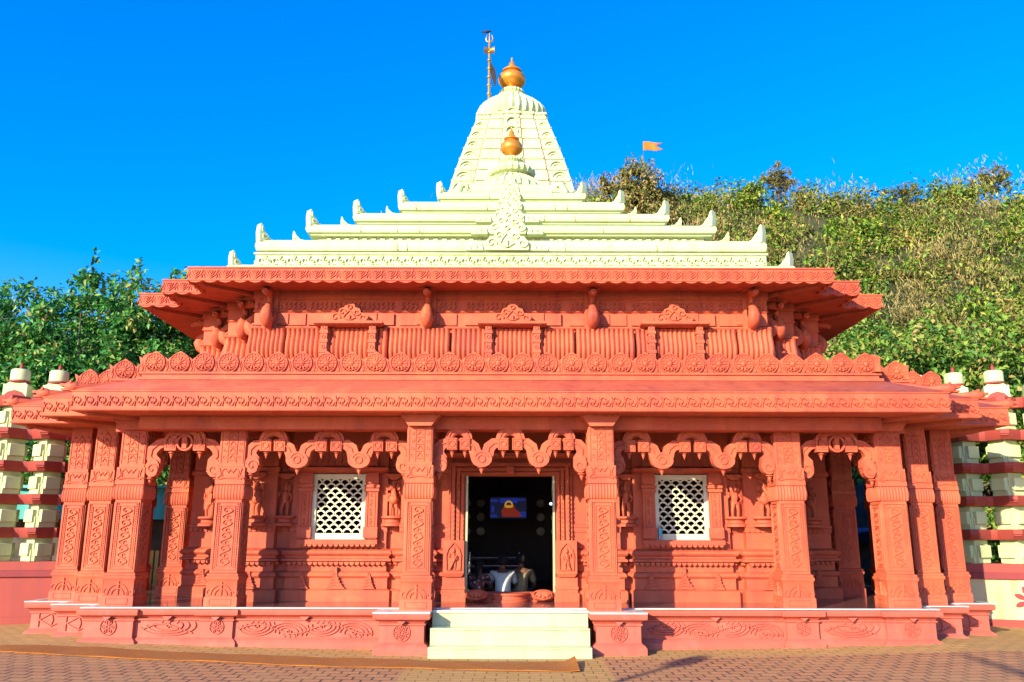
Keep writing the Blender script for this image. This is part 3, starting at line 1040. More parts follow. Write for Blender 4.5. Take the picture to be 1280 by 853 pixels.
for s in (-1, 1):
    dr = MB()
    x0, x1 = sorted((s * 2.0, s * 3.6))
    n = 19
    for i in range(n):
        x = x0 + (x1 - x0) * (i + .5) / n
        dr.prism([(-.036, FT + .615), (.036, FT + .615), (.032, FT + .58), (0, FT + .56), (-.032, FT + .58)], (x, 14.05 - .035, 0), X_, Z_, (0, -1, 0), .06)
    dm = part(dr, 'drip_moulding', 'red')
    for i in range(3):
        dr = MB()
        x = x0 + (x1 - x0) * (i + .5) / 3
        z0 = FT + .20
        O = Vector((x, 14.0, 0)); N = Vector((0, -1, 0))
        k_ = 1.25 if i == 1 else .8
        dr.prism([(-.13 * k_, z0), (.13 * k_, z0), (.06 * k_, z0 + .09), (.03, z0 + .20), (.018, z0 + .27 * k_), (-.018, z0 + .27 * k_), (-.03, z0 + .20), (-.06 * k_, z0 + .09)], O, X_, Z_, N, .045)
        for k in range(5):
            zz = z0 + .03 + .045 * k
            wv = (.10 - .018 * k) * k_
            dr.ridge([(-wv, zz), (0, zz + .03), (wv, zz)], O + N * .045, X_, Z_, N, .02, .012)
        part(dr, 'leaf_relief', 'red', dm)

# ---- lattice windows
def lattice_window(s):
    x0, x1 = sorted((s * WIN[0], s * WIN[1]))
    z0, z1 = WIN[2], WIN[3]
    cx = (x0 + x1) / 2
    y = 14.05
    win = None
    fr = MB()
    t = .05
    fr.box(x0 - .03, x0 + t, y - .045, y + .03, z0 - .028, z1 + .03)
    fr.box(x1 - t, x1 + .03, y - .045, y + .03, z0 - .028, z1 + .03)
    fr.box(x0 + t, x1 - t, y - .044, y + .03, z0 - .028, z0 + t + .02)
    fr.box(x0 + t, x1 - t, y - .044, y + .03, z1 - t, z1 + .03)
    win = part(fr, 'window', 'jali', bevel=.004)
    for a in (x0 - .12, x1 + .12):
        p = MB()
        p.box(a - .10, a + .10, y - .10, y + .02, z0 - .02, z1 + .06)
        for z, hh, w_ in ((z0 + .0, .17, .115), (z0 + .74, .045, .12), (z0 + .80, .045, .125), (z0 + .87, .12, .11)):
            p.box(a - w_, a + w_, y - .13, y - .02, z, z + hh)
        for k in range(7):
            p.ridge(spiral(a, z0 + .22 + .075 * k, .005, .032, 0, 5 if k % 2 else -5, 8), (0, y - .10, 0), X_, Z_, (0, -1, 0), .018, .014)
        p.ridge([(a - .06, z0 + .18), (a + .06, z0 + .18), (a + .06, z0 + .72), (a - .06, z0 + .72), (a - .06, z0 + .18)], (0, y - .10, 0), X_, Z_, (0, -1, 0), .014, .012)
        part(p, 'window_post', 'red', win)
    h = MB()
    h.sweep([(x0 - .24, y + .05), (x0 - .24, y - .06), (x1 + .24, y - .06), (x1 + .24, y + .05)],
            [(-.1, z1 + .045), (.04, z1 + .05), (.12, z1 + .075), (.15, z1 + .10), (.15, z1 + .13), (.05, z1 + .16), (-.1, z1 + .18)], closed=False, caps=True)
    h.box(x0 - .2, x1 + .2, y - .05, y - .005, z1 + .045, z1 + .40)
    for k in range(9):
        h.ridge([(x0 + (x1 - x0) * k / 8, z1 + .22), (x0 + (x1 - x0) * k / 8 + .03, z1 + .30), (x0 + (x1 - x0) * k / 8, z1 + .36)], (0, y - .05, 0), X_, Z_, (0, -1, 0), .03, .02)
    h.prism([(-.12, 0), (.12, 0), (.03, -.06), (-.03, -.06)], (cx, y - .10, z1 + .12), X_, Z_, (0, -1, 0), .13)
    part(h, 'window_hood', 'red', win)
    sl = MB()
    sl.box(x0 - .24, x1 + .24, y - .15, y + .02, z0 - .10, z0 - .03)
    n = 15
    for k in range(n):
        xx = x0 - .22 + (x1 - x0 + .44) * (k + .5) / n
        sl.prism([(-.036, 0), (.036, 0), (.03, -.03), (0, -.045), (-.03, -.03)], (xx, y - .13, z0 - .099), X_, Z_, (0, -1, 0), .02)
    part(sl, 'window_sill', 'red', win)
    # fish-scale lattice
    la = MB()
    nx = 5
    gx0, gx1, gz0, gz1 = x0 + t, x1 - t, z0 + t + .02, z1 - t
    r = (gx1 - gx0) / nx / 2
    nz = 12
    dz = (gz1 - gz0) / nz
    rz = dz * 1.0
    for j in range(nz):
        for i in range(nx + (j % 2)):
            c = gx0 + r * (2 * i + (1 if j % 2 == 0 else 0))
            zc = gz0 + dz * j
            pts = []
            for k in range(11):
                a = PI * k / 10
                px, pz = c + r * .97 * math.cos(a), zc + rz * math.sin(a)
                if gx0 - .004 <= px <= gx1 + .004 and pz <= gz1 + .004:
                    pts.append((px, pz))
            if len(pts) > 2:
                la.strip(pts, .025, (0, y - .02 + (.002 if j % 2 else 0), 0), X_, Z_, Y_, .036)
    part(la, 'lattice', 'jali', win)
    return win
lattice_window(-1); lattice_window(1)

# ---- doorway
DX, DZ0, DZ1 = .70, .72, 2.555
mb = MB()
yd = 14.16
for s in (-1, 1):
    a, b = sorted((s * (DX + .035), s * 1.02))
    mb.box(a, b, yd, yd + .22, FT, 3.36)
mb.box(-(DX + .035), DX + .035, yd, yd + .22, DZ1 + .03, 3.36)
door = part(mb, 'doorway', 'red')
j = MB()
for s in (-1, 1):
    for x, w_, d in ((.79, .05, .05), (.86, .05, .075), (.94, .06, .10), (1.00, .035, .05)):
        a, b = sorted((s * (x - w_ / 2), s * (x + w_ / 2)))
        j.box(a, b, yd - d, yd + .01, 1.10, DZ1 + .03 + (x - .73))
        n = 19
        for k in range(n):
            z = 1.16 + (DZ1 - 1.14) * k / n
            if x in (.86,):
                j.ridge(spiral(s * x, z, .004, .020, 0, 5, 6), (0, yd - d, 0), X_, Z_, (0, -1, 0), .014, .014)
            else:
                j.box(s * x - .018, s * x + .018, yd - d - .014, yd - d + .002, z, z + .04)
for z, hh, d in ((DZ1 + .06, .05, .05), (DZ1 + .13, .05, .075), (DZ1 + .21, .06, .10)):
    j.box(-(.80 + z - DZ1), .80 + z - DZ1, yd - d + .002, yd + .008, z - hh / 2, z + hh / 2)
    for k in range(24):
        xx = -.78 + 1.56 * k / 23
        j.box(xx - .018, xx + .018, yd - d - .012, yd - d + .004, z - .016, z + .016)
j.box(-.06, .06, yd - .16, yd, DZ1 + .05, DZ1 + .17)      # small block over the middle of the door
j.sweep([(-1.20, yd + .05), (-1.20, yd - .10), (1.20, yd - .10), (1.20, yd + .05)], [(-.1, 2.86), (.05, 2.865), (.12, 2.89), (.14, 2.92), (.14, 2.945), (.04, 2.97), (-.1, 2.985)], closed=False, caps=True)
j.prism([(-.20, 0), (.20, 0), (.12, -.04), (-.12, -.04)], (0, yd - .12, 2.90), X_, Z_, (0, -1, 0), .14)
part(j, 'door_surround', 'red', door)
for s in (-1, 1):
    m2 = MB()
    a, b = sorted((s * (DX + .002), s * (DX + .034)))
    m2.box(a, b, yd - .03, yd + .2, DZ0, DZ1 + .028)
    part(m2, 'door_jamb', 'marble', door)
# niche plaques at the foot of the jambs
def relief_figure(mb, O, sc, flip=1):
    """small carved standing figure, facing -Y"""
    x, y, z = O
    def B(dx, dy, dz, rx, ry, rz):
        mb.ball((x + dx * sc * flip, y + dy * sc, z + dz * sc), rx * sc, ry * sc, rz * sc, 10, 7)
    def Tn(pts, r):
        mb.tube([(x + p[0] * sc * flip, y + p[1] * sc, z + p[2] * sc) for p in pts], [q * sc for q in r], 7)
    Tn([(-.07, 0, .02), (-.08, -.02, .22), (-.06, 0, .45)], [.045, .05, .075])
    Tn([(.10, -.01, .02), (.11, -.05, .22), (.05, 0, .45)], [.045, .05, .075])
    Tn([(0, 0, .40), (.02, 0, .50), (0, -.01, .62), (0, 0, .74)], [.11, .10, .12, .09])
    Tn([(-.12, 0, .70), (-.20, -.02, .56), (-.14, -.08, .46)], [.045, .038, .032])
    Tn([(.12, 0, .70), (.22, -.02, .60), (.19, -.06, .76)], [.045, .038, .032])
    B(0, -.02, .86, .075, .075, .095)
    Tn([(0, 0, .92), (0, 0, 1.0), (0, 0, 1.08)], [.08, .055, .015])
    B(0, .03, .87, .15, .03, .15)
for s in (-1, 1):
    m2 = MB()
    x0, x1 = sorted((s * .74, s * 1.08))
    m2.box(x0, x1, yd - .20, yd - .005, 1.02, 1.54)
    m2.frustum((x0 + x1) / 2, yd - .10, .96, 1.02, .13, .07, .17, .10)
    m2.box(x0 - .01, x1 + .01, yd - .14, yd - .004, FT, .96)
    m2.box(x0 - .03, x1 + .03, yd - .17, yd - .006, FT, FT + .14)
    m2.box(x0 - .02, x1 + .02, yd - .155, yd - .003, FT + .19, FT + .24)
    nich = part(m2, 'niche_plaque', 'red', door, bevel=.005)
    m3 = MB()
    cx = (x0 + x1) / 2
    arch = [(-.11, 1.07), (-.12, 1.30), (-.09, 1.40), (-.04, 1.46), (0, 1.50), (.04, 1.46), (.09, 1.40), (.12, 1.30), (.11, 1.07), (-.11, 1.07)]
    m3.ridge([(cx + u, v) for u, v in arch], (0, yd - .20, 0), X_, Z_, (0, -1, 0), .025, .025)
    relief_figure(m3, (cx, yd - .205, 1.08), .33, s)
    m3.tube([(cx + s * .06, yd - .24, 1.08), (cx - s * .05, yd - .24, 1.30)], .012, 6)
    part(m3, 'carved_figure', 'red', door)
# threshold: drum-fronted step with a carved mask at either side
m2 = MB()
m2.box(-.80, .80, yd - .05, yd + .215, FT, DZ0)
m2.lathe(0, yd - .04, [(.30, FT), (.30, FT + .03), (.28, FT + .04), (.28, DZ0 - .035), (.31, DZ0 - .03), (.31, DZ0 - .002)], 20, a0=PI, a1=2 * PI)
th = part(m2, 'threshold', 'red', door)
for s in (-1, 1):
    m3 = MB()
    cx, cy, cz = s * .53, yd - .13, FT + .10
    m3.ball((cx, cy, cz), .19, .12, .095, 16, 10)
    for e in (-1, 1):
        m3.ball((cx + e * .055, cy - .105, cz + .005), .035, .03, .035, 10, 7)
        m3.ridge(spiral(cx + e * .12, cz + .02, .01, .045, 0, e * 4.6, 9), (0, cy - .085, 0), X_, Z_, (0, -1, 0), .022, .03)
    m3.ball((cx, cy - .12, cz - .02), .03, .03, .025, 8, 6)
    m3.tube([(cx - .11, cy - .09, cz - .03), (cx, cy - .125, cz - .055), (cx + .11, cy - .09, cz - .03)], .014, 6)
    part(m3, 'carved_mask', 'red', th)

# ---- statues on the porch wall
def statue(x, y, z, sc, var=0):
    p = MB()
    p.lathe(x, y - .07, [(.20 * sc, z - .16), (.20 * sc, z - .12), (.15 * sc, z - .10), (.15 * sc, z - .06), (.21 * sc, z - .03), (.20 * sc, z)], 14)
    s = part(p, 'statue', 'red')
    b = MB()
    fl = -1 if var % 2 else 1
    relief_figure(b, (x, y - .08, z), .55 * sc, fl)
    if var in (0, 2):
        b.ball((x, y - .10, z + .28 * sc), .09 * sc, .08 * sc, .09 * sc, 10, 7)
        b.tube([(x, y - .14, z + .46 * sc), (x + .03 * fl, y - .2, z + .38 * sc), (x + .05 * fl, y - .19, z + .28 * sc)], [.03 * sc, .025 * sc, .018 * sc], 6)
        for e in (-1, 1):
            b.ball((x + e * .075 * sc, y - .08, z + .49 * sc), .045 * sc, .02 * sc, .06 * sc, 8, 6)
    part(b, 'carved_figure', 'red', s)
    h = MB()
    h.prism([(-.13 * sc, .62 * sc), (.13 * sc, .62 * sc), (.05 * sc, .57 * sc), (-.05 * sc, .57 * sc)], (x, y - .12, z + .05), X_, Z_, Y_, .12)
    h.box(x - .15 * sc, x + .15 * sc, y - .15, y, z + .62 * sc + .05, z + .66 * sc + .05)
    part(h, 'statue_canopy', 'red', s)
for k, (x, y, var) in enumerate(((-4.12, WF, 0), (-3.70, WB, 1), (-1.92, WB, 0), (-1.50, WF, 3), (1.50, WF, 1), (1.90, WB, 3), (3.70, WB, 3), (4.12, WF, 2), (-5.2, 14.92, 1), (5.2, 14.92, 0))):
    statue(x, y, 1.92, .95, var)

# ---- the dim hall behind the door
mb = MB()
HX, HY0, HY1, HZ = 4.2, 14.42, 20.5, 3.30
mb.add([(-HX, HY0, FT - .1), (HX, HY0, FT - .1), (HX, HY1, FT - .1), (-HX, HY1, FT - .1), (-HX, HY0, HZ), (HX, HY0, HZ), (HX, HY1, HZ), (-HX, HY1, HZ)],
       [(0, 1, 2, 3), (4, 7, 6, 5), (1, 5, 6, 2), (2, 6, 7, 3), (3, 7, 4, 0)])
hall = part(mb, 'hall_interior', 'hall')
for s in (-1, 1):
    for i in range(2):
        for k in range(3):
            d = MB().lathe(0, 0, [(.10, -.015), (.10, 0), (.085, .012), (.03, .02)], 16)
            d.xf(Matrix.Rotation(R(90), 4, 'X'))
            d.move(s * (.62 + .30 * i) * 1.15, HY1 - .02, 1.72 + .33 * k)
            part(d, 'wall_disc', 'marble_edge', hall)
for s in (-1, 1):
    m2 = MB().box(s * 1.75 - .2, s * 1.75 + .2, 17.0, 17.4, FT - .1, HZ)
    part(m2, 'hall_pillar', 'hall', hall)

# ---- lower eave
EH, EF = [6.36, 7.10, 8.06], [12.05, 12.65, 13.50]
EP = stepped(EH, EF, YC)
ZE0, ZE1 = 3.36, 3.655
mb = MB()
mb.sweep(EP, [(-1.1, ZE0 + .004), (-.10, ZE0 + .002), (-.08, ZE0), (0, ZE0), (.012, ZE0 + .012), (.012, ZE0 + .03), (0, ZE0 + .035), (0, ZE1 - .02), (.015, ZE1 - .015), (.015, ZE1), (-.03, ZE1 + .012), (-.05, ZE1 + .035), (-.70, 3.955)], cap_bot=True)
eave = part(mb, 'lower_eave', 'red')
k = MB()
for a, b, N, L in front_edges(EP):
    if N[1] < -.5 and a[1] < YC or (abs(N[0]) > .5 and L < 2 and a[1] < YC):
        lay(k, m_swirl, a, b, N, ZE0 + .045, .215, .183, .019, .018)
part(k, 'swirl_frieze', 'red', eave)
for s in (-1, 1):            # beast-head spouts on the hips of the eave
    for x, y in ((EH[0], EF[0]), (EH[2], EF[2]), (EH[1], EF[1])):
        m2 = MB()
        m2.tube([(-s * .50, .50, .21), (-s * .12, .12, .055), (s * .06, .0, .05)], [.035, .065, .075], 8)
        m2.ball((s * .10, 0, .06), .12, .085, .08, 10, 7)
        m2.box(min(s * .12, s * .26), max(s * .12, s * .26), -.05, .05, .06, .10)
        m2.box(min(s * .12, s * .24), max(s * .12, s * .24), -.05, .05, .0, .03)
        m2.ball((s * .10, -.06, .12), .03, .03, .03, 6, 5); m2.ball((s * .10, .06, .12), .03, .03, .03, 6, 5)
        o = m2.build('spout_head', 'red', None)
        o.parent = eave
        o.location = (s * (x - .04), y + .10, ZE1 + .01)
# soffit ribs under the corners
for s in (-1, 1):
    for i in range(3):
        x, y = EH[i] - .16, EF[i] + .16
        m2 = MB()
        m2.strip([(0, 0), (-1.3, 1.3)], .07, (s * x, y, ZE0 - .05), Vector((s, 0, 0)), Y_, Z_, .055)
        part(m2, 'eave_rib', 'red', eave)

# ---- lotus parapet
PH, PF = inset(EH, EF, .68)
PP = stepped(PH, PF, YC)
mb = MB()
mb.sweep(PP, [(-.3, 3.93), (.05, 3.935), (.05, 3.975), (.0, 3.985), (.0, 4.02), (.03, 4.03), (.03, 4.06), (-.01, 4.07), (-.01, 4.225), (-.11, 4.225), (-.11, 3.95)])
par = part(mb, 'parapet', 'red')
md = MB()
r = .160
out = []
for t in range(25):
    a = -.42 + (PI + .84) * t / 24
    rr = r * (1 + .16 * max(0, 1 - abs(a - PI / 2) / .30))
    out.append((rr * math.cos(a), rr * math.sin(a)))
md.prism(out, (0, 0, 0), X_, Z_, Y_, .10)
for rr, w_, h_ in ((.150, .022, .016), (.108, .014, .012)):
    md.ridge(circ(0, 0, rr, 22), (0, 0, 0), X_, Z_, (0, -1, 0), w_, h_)
for q in range(18):
    a = 2 * PI * q / 18
    md.ridge([(.122 * math.cos(a), .122 * math.sin(a)), (.138 * math.cos(a), .138 * math.sin(a))], (0, 0, 0), X_, Z_, (0, -1, 0), .018, .016)
for q in range(10):
    a = 2 * PI * q / 10
    md.ridge([(.045 * math.cos(a), .045 * math.sin(a)), (.075 * math.cos(a), .075 * math.sin(a)), (.10 * math.cos(a), .10 * math.sin(a))], (0, 0, 0), X_, Z_, (0, -1, 0), .035, .016)
md.lathe(0, 0, [(.042, 0), (.04, .02), (.02, .035), (.005, .04)], 10)
for i in range(len(md.v) - 40, len(md.v)):
    x, y, z = md.v[i]; md.v[i] = (x, -z, y)
md.prism([(-.235, -.13), (-.145, -.13), (-.155, -.02), (-.12, .10), (-.155, .085), (-.19, .05), (-.225, .085), (-.26, .10), (-.225, -.02)], (0, .012, 0), X_, Z_, Y_, .085)
md.ridge([(-.19, -.12), (-.175, -.05), (-.19, .03), (-.205, -.05), (-.19, -.12)], (0, .012, 0), X_, Z_, (0, -1, 0), .02, .014)
m0 = md.build('medallion', 'red', par)
first = True
for a, b, N, L in front_edges(PP):
    if a[1] > 21 or (abs(N[0]) > .5 and L > 3):
        continue
    n = max(1, round(L / .378))
    U = Vector((b[0] - a[0], b[1] - a[1], 0)).normalized()
    for i in range(n):
        p = Vector((a[0], a[1], 4.205)) + U * (L * (i + .5) / n) + Vector(N) * .012
        rz = math.atan2(N[0], -N[1])
        if first:
            m0.location = p; m0.rotation_euler = (0, 0, rz); first = False
        else:
            inst(m0, par, p, rz)
# flat terrace behind the parapet
mb = MB().sweep(stepped(*inset(EH, EF, .75), YC), [(0, 3.94), (0, 4.02)], cap_top=True)
part(mb, 'terrace', 'red')

# ---- upper storey
UH, UF = [4.50, 5.20, 5.90], [14.30, 15.0, 15.7]
UP = stepped(UH, UF, YC)
mb = MB()
mb.sweep(UP, [(.06, 4.02), (.06, 4.60), (.0, 4.62), (.0, 5.12), (.05, 5.135), (.06, 5.15), (.05, 5.175), (.0, 5.19), (.0, 5.42), (.015, 5.44), (.03, 5.45), (.03, 5.47), (.015, 5.48),
              (.015, 5.66), (.04, 5.68), (.04, 5.80), (.0, 5.90)])
uw = part(mb, 'upper_wall', 'red')
# projecting panels, frieze and fluted cushion course
for x0, x1, d in ((-4.5, -3.6, .03), (-3.55, -2.05, .05), (-1.95, -.95, .03), (-.80, .88, .05), (1.03, 2.03, .03), (2.12, 3.58, .05), (3.66, 4.5, .03)):
    pan = MB(); frz = MB()
    pan.box(x0, x1, 14.30 - d, 14.30, 5.20, 5.41)
    pan.box(x0 + .3, x1 - .3, 14.30 - d - .025, 14.30 - d + .001, 5.22, 5.41)
    n = round((x1 - x0) / .085)
    for i in range(n):
        x = x0 + (x1 - x0) * (i + .5) / n
        frz.ridge([(x - .02, 5.49), (x + .02, 5.53), (x - .01, 5.57), (x + .015, 5.61)], (0, 14.285, 0), X_, Z_, (0, -1, 0), .035, .03)
    part(pan, 'wall_panel', 'red', uw)
    part(frz, 'leaf_frieze', 'red', uw)
def flutes(mb, a, b, N, prof, pitch):
    L = math.hypot(b[0] - a[0], b[1] - a[1])
    U = Vector(((b[0] - a[0]) / L, (b[1] - a[1]) / L, 0)); N = Vector(N)
    n = max(2, round(L / pitch))
    u = L / n
    m = len(prof)
    cols = []
    for i in range(n):
        for t, dn in ((0, 0), (.18, .022), (.5, .034), (.82, .022)):
            cols.append(((i + t) * u, dn))
    cols.append((L, 0))
    vv = [Vector((a[0], a[1], 0)) + U * uu + N * (o + dn) + Z_ * z for uu, dn in cols for o, z in prof]
    ff = [(i * m + k, (i + 1) * m + k, (i + 1) * m + k + 1, i * m + k + 1) for i in range(len(cols) - 1) for k in range(m - 1)]
    # end caps back to the wall
    for ci in (0, len(cols) - 1):
        base = len(vv)
        for o, z in prof:
            vv.append(Vector((a[0], a[1], 0)) + U * cols[ci][0] + N * .0 + Z_ * z)
        ff += [(ci * m + k, ci * m + k + 1, base + k + 1, base + k) for k in range(m - 1)]
    mb.add(vv, ff)
FP = [(.02, 4.55), (.06, 4.58), (.11, 4.66), (.13, 4.75), (.12, 4.85), (.085, 4.95), (.065, 5.03), (.075, 5.08), (.09, 5.11), (.05, 5.125)]
for x0, x1, d in ((-4.55, -3.93, .03), (-3.90, -3.24, .02), (-3.2, -2.14, .03), (-2.10, -1.06, .06), (-1.02, -.42, .03), (-.36, .44, .04), (.48, 1.10, .03), (1.14, 2.14, .06), (2.18, 3.22, .03), (3.26, 3.92, .02), (3.95, 4.55, .03)):
    flu = MB(); flutes(flu, (x0, 14.30 - d), (x1, 14.30 - d), (0, -1, 0), FP, .082); part(flu, 'fluted_course', 'red', uw)
for s in (-1, 1):
    for (xa, xb, y) in ((4.62, 5.2, 15.0), (5.32, 5.9, 15.7)):
        a, b = sorted((s * xa, s * xb))
        flu = MB(); flutes(flu, (a, y), (b, y), (0, -1, 0), FP, .09); part(flu, 'fluted_course', 'red', uw)
    for (x, ya, yb_) in ((4.5, 14.4, 15.0), (5.2, 15.1, 15.7), (5.9, 15.8, 19.5)):
        flu = MB()
        if s > 0: flutes(flu, (x, ya), (x, yb_), (1, 0, 0), FP, .09)
        else: flutes(flu, (-x, yb_), (-x, ya), (-1, 0, 0), FP, .09)
        part(flu, 'fluted_course', 'red', uw)

# crests (used over the niches and up the roof)
def crest(mb, cx, y, z, w, h, D=.07):
    O = Vector((cx, y, z)); N = Vector((0, -1, 0))
    outl = [(-w / 2, 0), (w / 2, 0), (w * .52, h * .25), (w * .40, h * .48), (w * .30, h * .50), (w * .26, h * .72), (w * .14, h * .80), (w * .11, h), (-w * .11, h), (-w * .14, h * .80),
            (-w * .26, h * .72), (-w * .30, h * .50), (-w * .40, h * .48), (-w * .52, h * .25)]
    mb.prism(outl, O, X_, Z_, N, D)
    F = O + N * D
    for s in (-1, 1):
        mb.ridge(spiral(s * w * .36, h * .24, w * .02, w * .13, 0, s * 6.5, 14), F, X_, Z_, N, w * .045, w * .04)
        mb.ridge(spiral(s * w * .19, h * .52, w * .015, w * .10, 0, s * 6, 12), F, X_, Z_, N, w * .04, w * .04)
        mb.ridge([(s * w * .04, h * .1), (s * w * .16, h * .22), (s * w * .10, h * .42), (0, h * .62)], F, X_, Z_, N, w * .04, w * .04)
    mb.ridge([(0, h * .08), (0, h * .34)], F, X_, Z_, N, w * .09, w * .06)
    mb.ridge(circ(0, h * .80, w * .055, 8), F, X_, Z_, N, w * .035, w * .04)

for cx in (-2.80, .03, 2.84):
    n = MB()
    n.sweep([(cx - .50, 14.32), (cx - .50, 14.06), (cx + .50, 14.06), (cx + .50, 14.32)], [(-.10, 5.125), (.06, 5.14), (.095, 5.165), (.095, 5.205), (-.1, 5.215)], closed=False, caps=True)
    n.box(cx - .49, cx + .49, 14.05, 14.32, 5.13, 5.21)
    ni = part(n, 'niche', 'red', uw)
    for s in (-1, 1):
        p = MB()
        x = cx + s * .415
        p.box(x - .055, x + .055, 14.04, 14.16, 4.45, 5.13)
        for z in (4.50, 4.66, 4.84, 5.0):
            p.box(x - .07, x + .07, 14.025, 14.165, z, z + .05)
            p.ridge(circ(x, z + .10, .028, 8), (0, 14.04, 0), X_, Z_, (0, -1, 0), .018, .014)
        part(p, 'niche_post', 'red', uw)
    c = MB()
    crest(c, cx, 14.16, 5.215, .66, .33, .07)
    part(c, 'niche_crest', 'red', uw)
    f = MB()
    flutes(f, (cx - .34, 14.24), (cx + .34, 14.24), (0, -1, 0), [(.0, 4.5), (.0, 4.9), (.02, 5.06), (.0, 5.12)], .068)
    part(f, 'niche_panel', 'red', uw)

# swan-necked brackets under the upper eave
def swan(p, rz, parent):
    mb = MB()
    mb.tube([(0, .04, .02), (0, -.06, .06), (0, -.15, .10), (0, -.22, .16), (0, -.255, .23), (0, -.23, .31), (0, -.16, .38), (0, -.10, .45), (0, -.09, .53), (0, -.13, .60), (0, -.21, .635)],
            [.03, .065, .095, .112, .105, .085, .066, .054, .048, .050, .060], 12)
    mb.tube([(0, -.17, .635), (0, -.25, .64), (0, -.33, .625), (0, -.40, .60), (0, -.425, .59)], [.068, .082, .066, .05, .052], 12)
    mb.ball((0, -.428, .588), .034, .02, .034, 10, 6)
    mb.lathe(0, -.05, [(.02, -.06), (.05, -.03), (.055, 0), (.075, .02), (.075, .045), (.05, .06)], 12)
    mb.box(-.13, .13, -.02, .10, .0, .74)
    mb.box(-.15, .15, -.30, .10, .69, .75)
    for s in (-1, 1):
        mb.ball((s * .065, -.27, .675), .022, .026, .022, 6, 5)
        mb.tube([(s * .09, -.18, .12), (s * .115, -.15, .22), (s * .09, -.05, .34), (s * .05, .0, .42)], [.015, .03, .035, .015], 7)
    o = mb.build('swan_bracket', 'red', None)
    o.parent = parent
    o.location = p
    o.rotation_euler = (0, 0, rz)
    return o
s0 = None
for x in (-4.22, -1.45, 1.42, 4.20):
    sw = swan((x, 14.26, 5.10), 0, uw) if s0 is None else inst(s0, uw, (x, 14.26, 5.10), 0)
    s0 = s0 or sw
for s in (-1, 1):
    for x, y in ((4.48, 14.72), (5.18, 15.42), (5.88, 16.12), (5.88, 17.6)):
        inst(s0, uw, (s * x, y, 5.06), s * PI / 2)
    for x, y in ((4.86, 14.98), (5.56, 15.68)):
        inst(s0, uw, (s * x, y, 5.06), 0)

# ---- upper eave
VH, VF = [5.43, 6.15, 6.93], [13.52, 14.24, 15.10]
VP = stepped(VH, VF, YC)
mb = MB()
mb.sweep(VP, [(-1.2, 5.83), (-.10, 5.79), (-.07, 5.775), (0, 5.775), (.014, 5.785), (.014, 5.80), (0, 5.805), (0, 5.99), (.018, 5.995), (.018, 6.02), (-.05, 6.025), (-.2, 6.035)], cap_top=True)
ue = part(mb, 'upper_eave', 'red')
k = MB()
for a, b, N, L in front_edges(VP):
    if a[1] < YC and (N[1] < -.5 or L < 2):
        lay(k, m_heart, a, b, N, 5.805, .175, .25, .020, .016)
        U = Vector((b[0] - a[0], b[1] - a[1], 0)).normalized()
        n = max(1, round(L / .25))
        for i in range(n):
            O = Vector((a[0], a[1], 5.777)) + U * (L * (i + .5) / n)
            k.prism([(-.11, 0), (.11, 0), (.06, -.022), (0, -.032), (-.06, -.022)], O - Vector(N) * .06, U, Z_, Vector(N), .062)
part(k, 'heart_frieze', 'red', ue)
for s in (-1, 1):
    for i in range(3):
        x, y = VH[i] - .2, VF[i] + .2
        m2 = MB()
        m2.strip([(0, 0), (-.75, .75)], .07, (s * x, y, 5.745), Vector((s, 0, 0)), Y_, Vector((0, 0, 1)), .055)
        part(m2, 'eave_rib', 'red', ue)
# ---- stepped roof: (half width, roll bottom z, roll top z)
TI = [(4.41, 6.40, 6.63), (3.73, 6.99, 7.18), (3.02, 7.49, 7.69), (2.27, 8.02, 8.24), (1.56, 8.56, 8.75)]
def square(h, yc=18.22):
    return [(-h, yc - h), (h, yc - h), (h, yc + h), (-h, yc + h)]
def horn(mb, O, U, N, s=1.0, D=.16):
    mb.prism([(0, -.02), (.42 * s, -.02), (.36 * s, .05 * s), (.24 * s, .07 * s), (.17 * s, .15 * s), (.09 * s, .22 * s), (.05 * s, .33 * s), (.0, .37 * s), (-.02 * s, .2 * s)], O, U, Z_, N, D)
    F = Vector(O)
    for nn, off in ((-1, 0), (1, D)):
        mb.ridge(spiral(.10 * s, .10 * s, .01, .07 * s, 0, 6, 10), F + Vector(N) * off, U, Z_, Vector(N) * nn, .025, .018)
        mb.ridge([(.03 * s, .30 * s), (.045 * s, .2 * s)], F + Vector(N) * off, U, Z_, Vector(N) * nn, .02, .014)
def horns(h, z, parent, s=1.0, second=True):
    for sx in (-1, 1):
        for sy in (-1, 1):
            cx, cy = sx * h, 18.22 + sy * h
            fx, fy = Vector((-sx, 0, 0)), Vector((0, -sy, 0))
            dg, dn = (fx + fy).normalized(), (fy - fx).normalized()
            spots = [('corner_horn', Vector((cx, cy, z)) + dg * .02 - dn * .07, dg, dn, s, .14)]
            if second:
                spots += [('small_horn', (cx - sx * .60, cy - sy * .08, z), fx, fy, s * .66, .11), ('small_horn', (cx - sx * .08, cy - sy * .60, z), fy, fx, s * .66, .11)]
            for nm, O, U, N, q, D in spots:
                mb = MB()
                horn(mb, O, U, N, q, D)
                part(mb, nm, 'cream', parent)
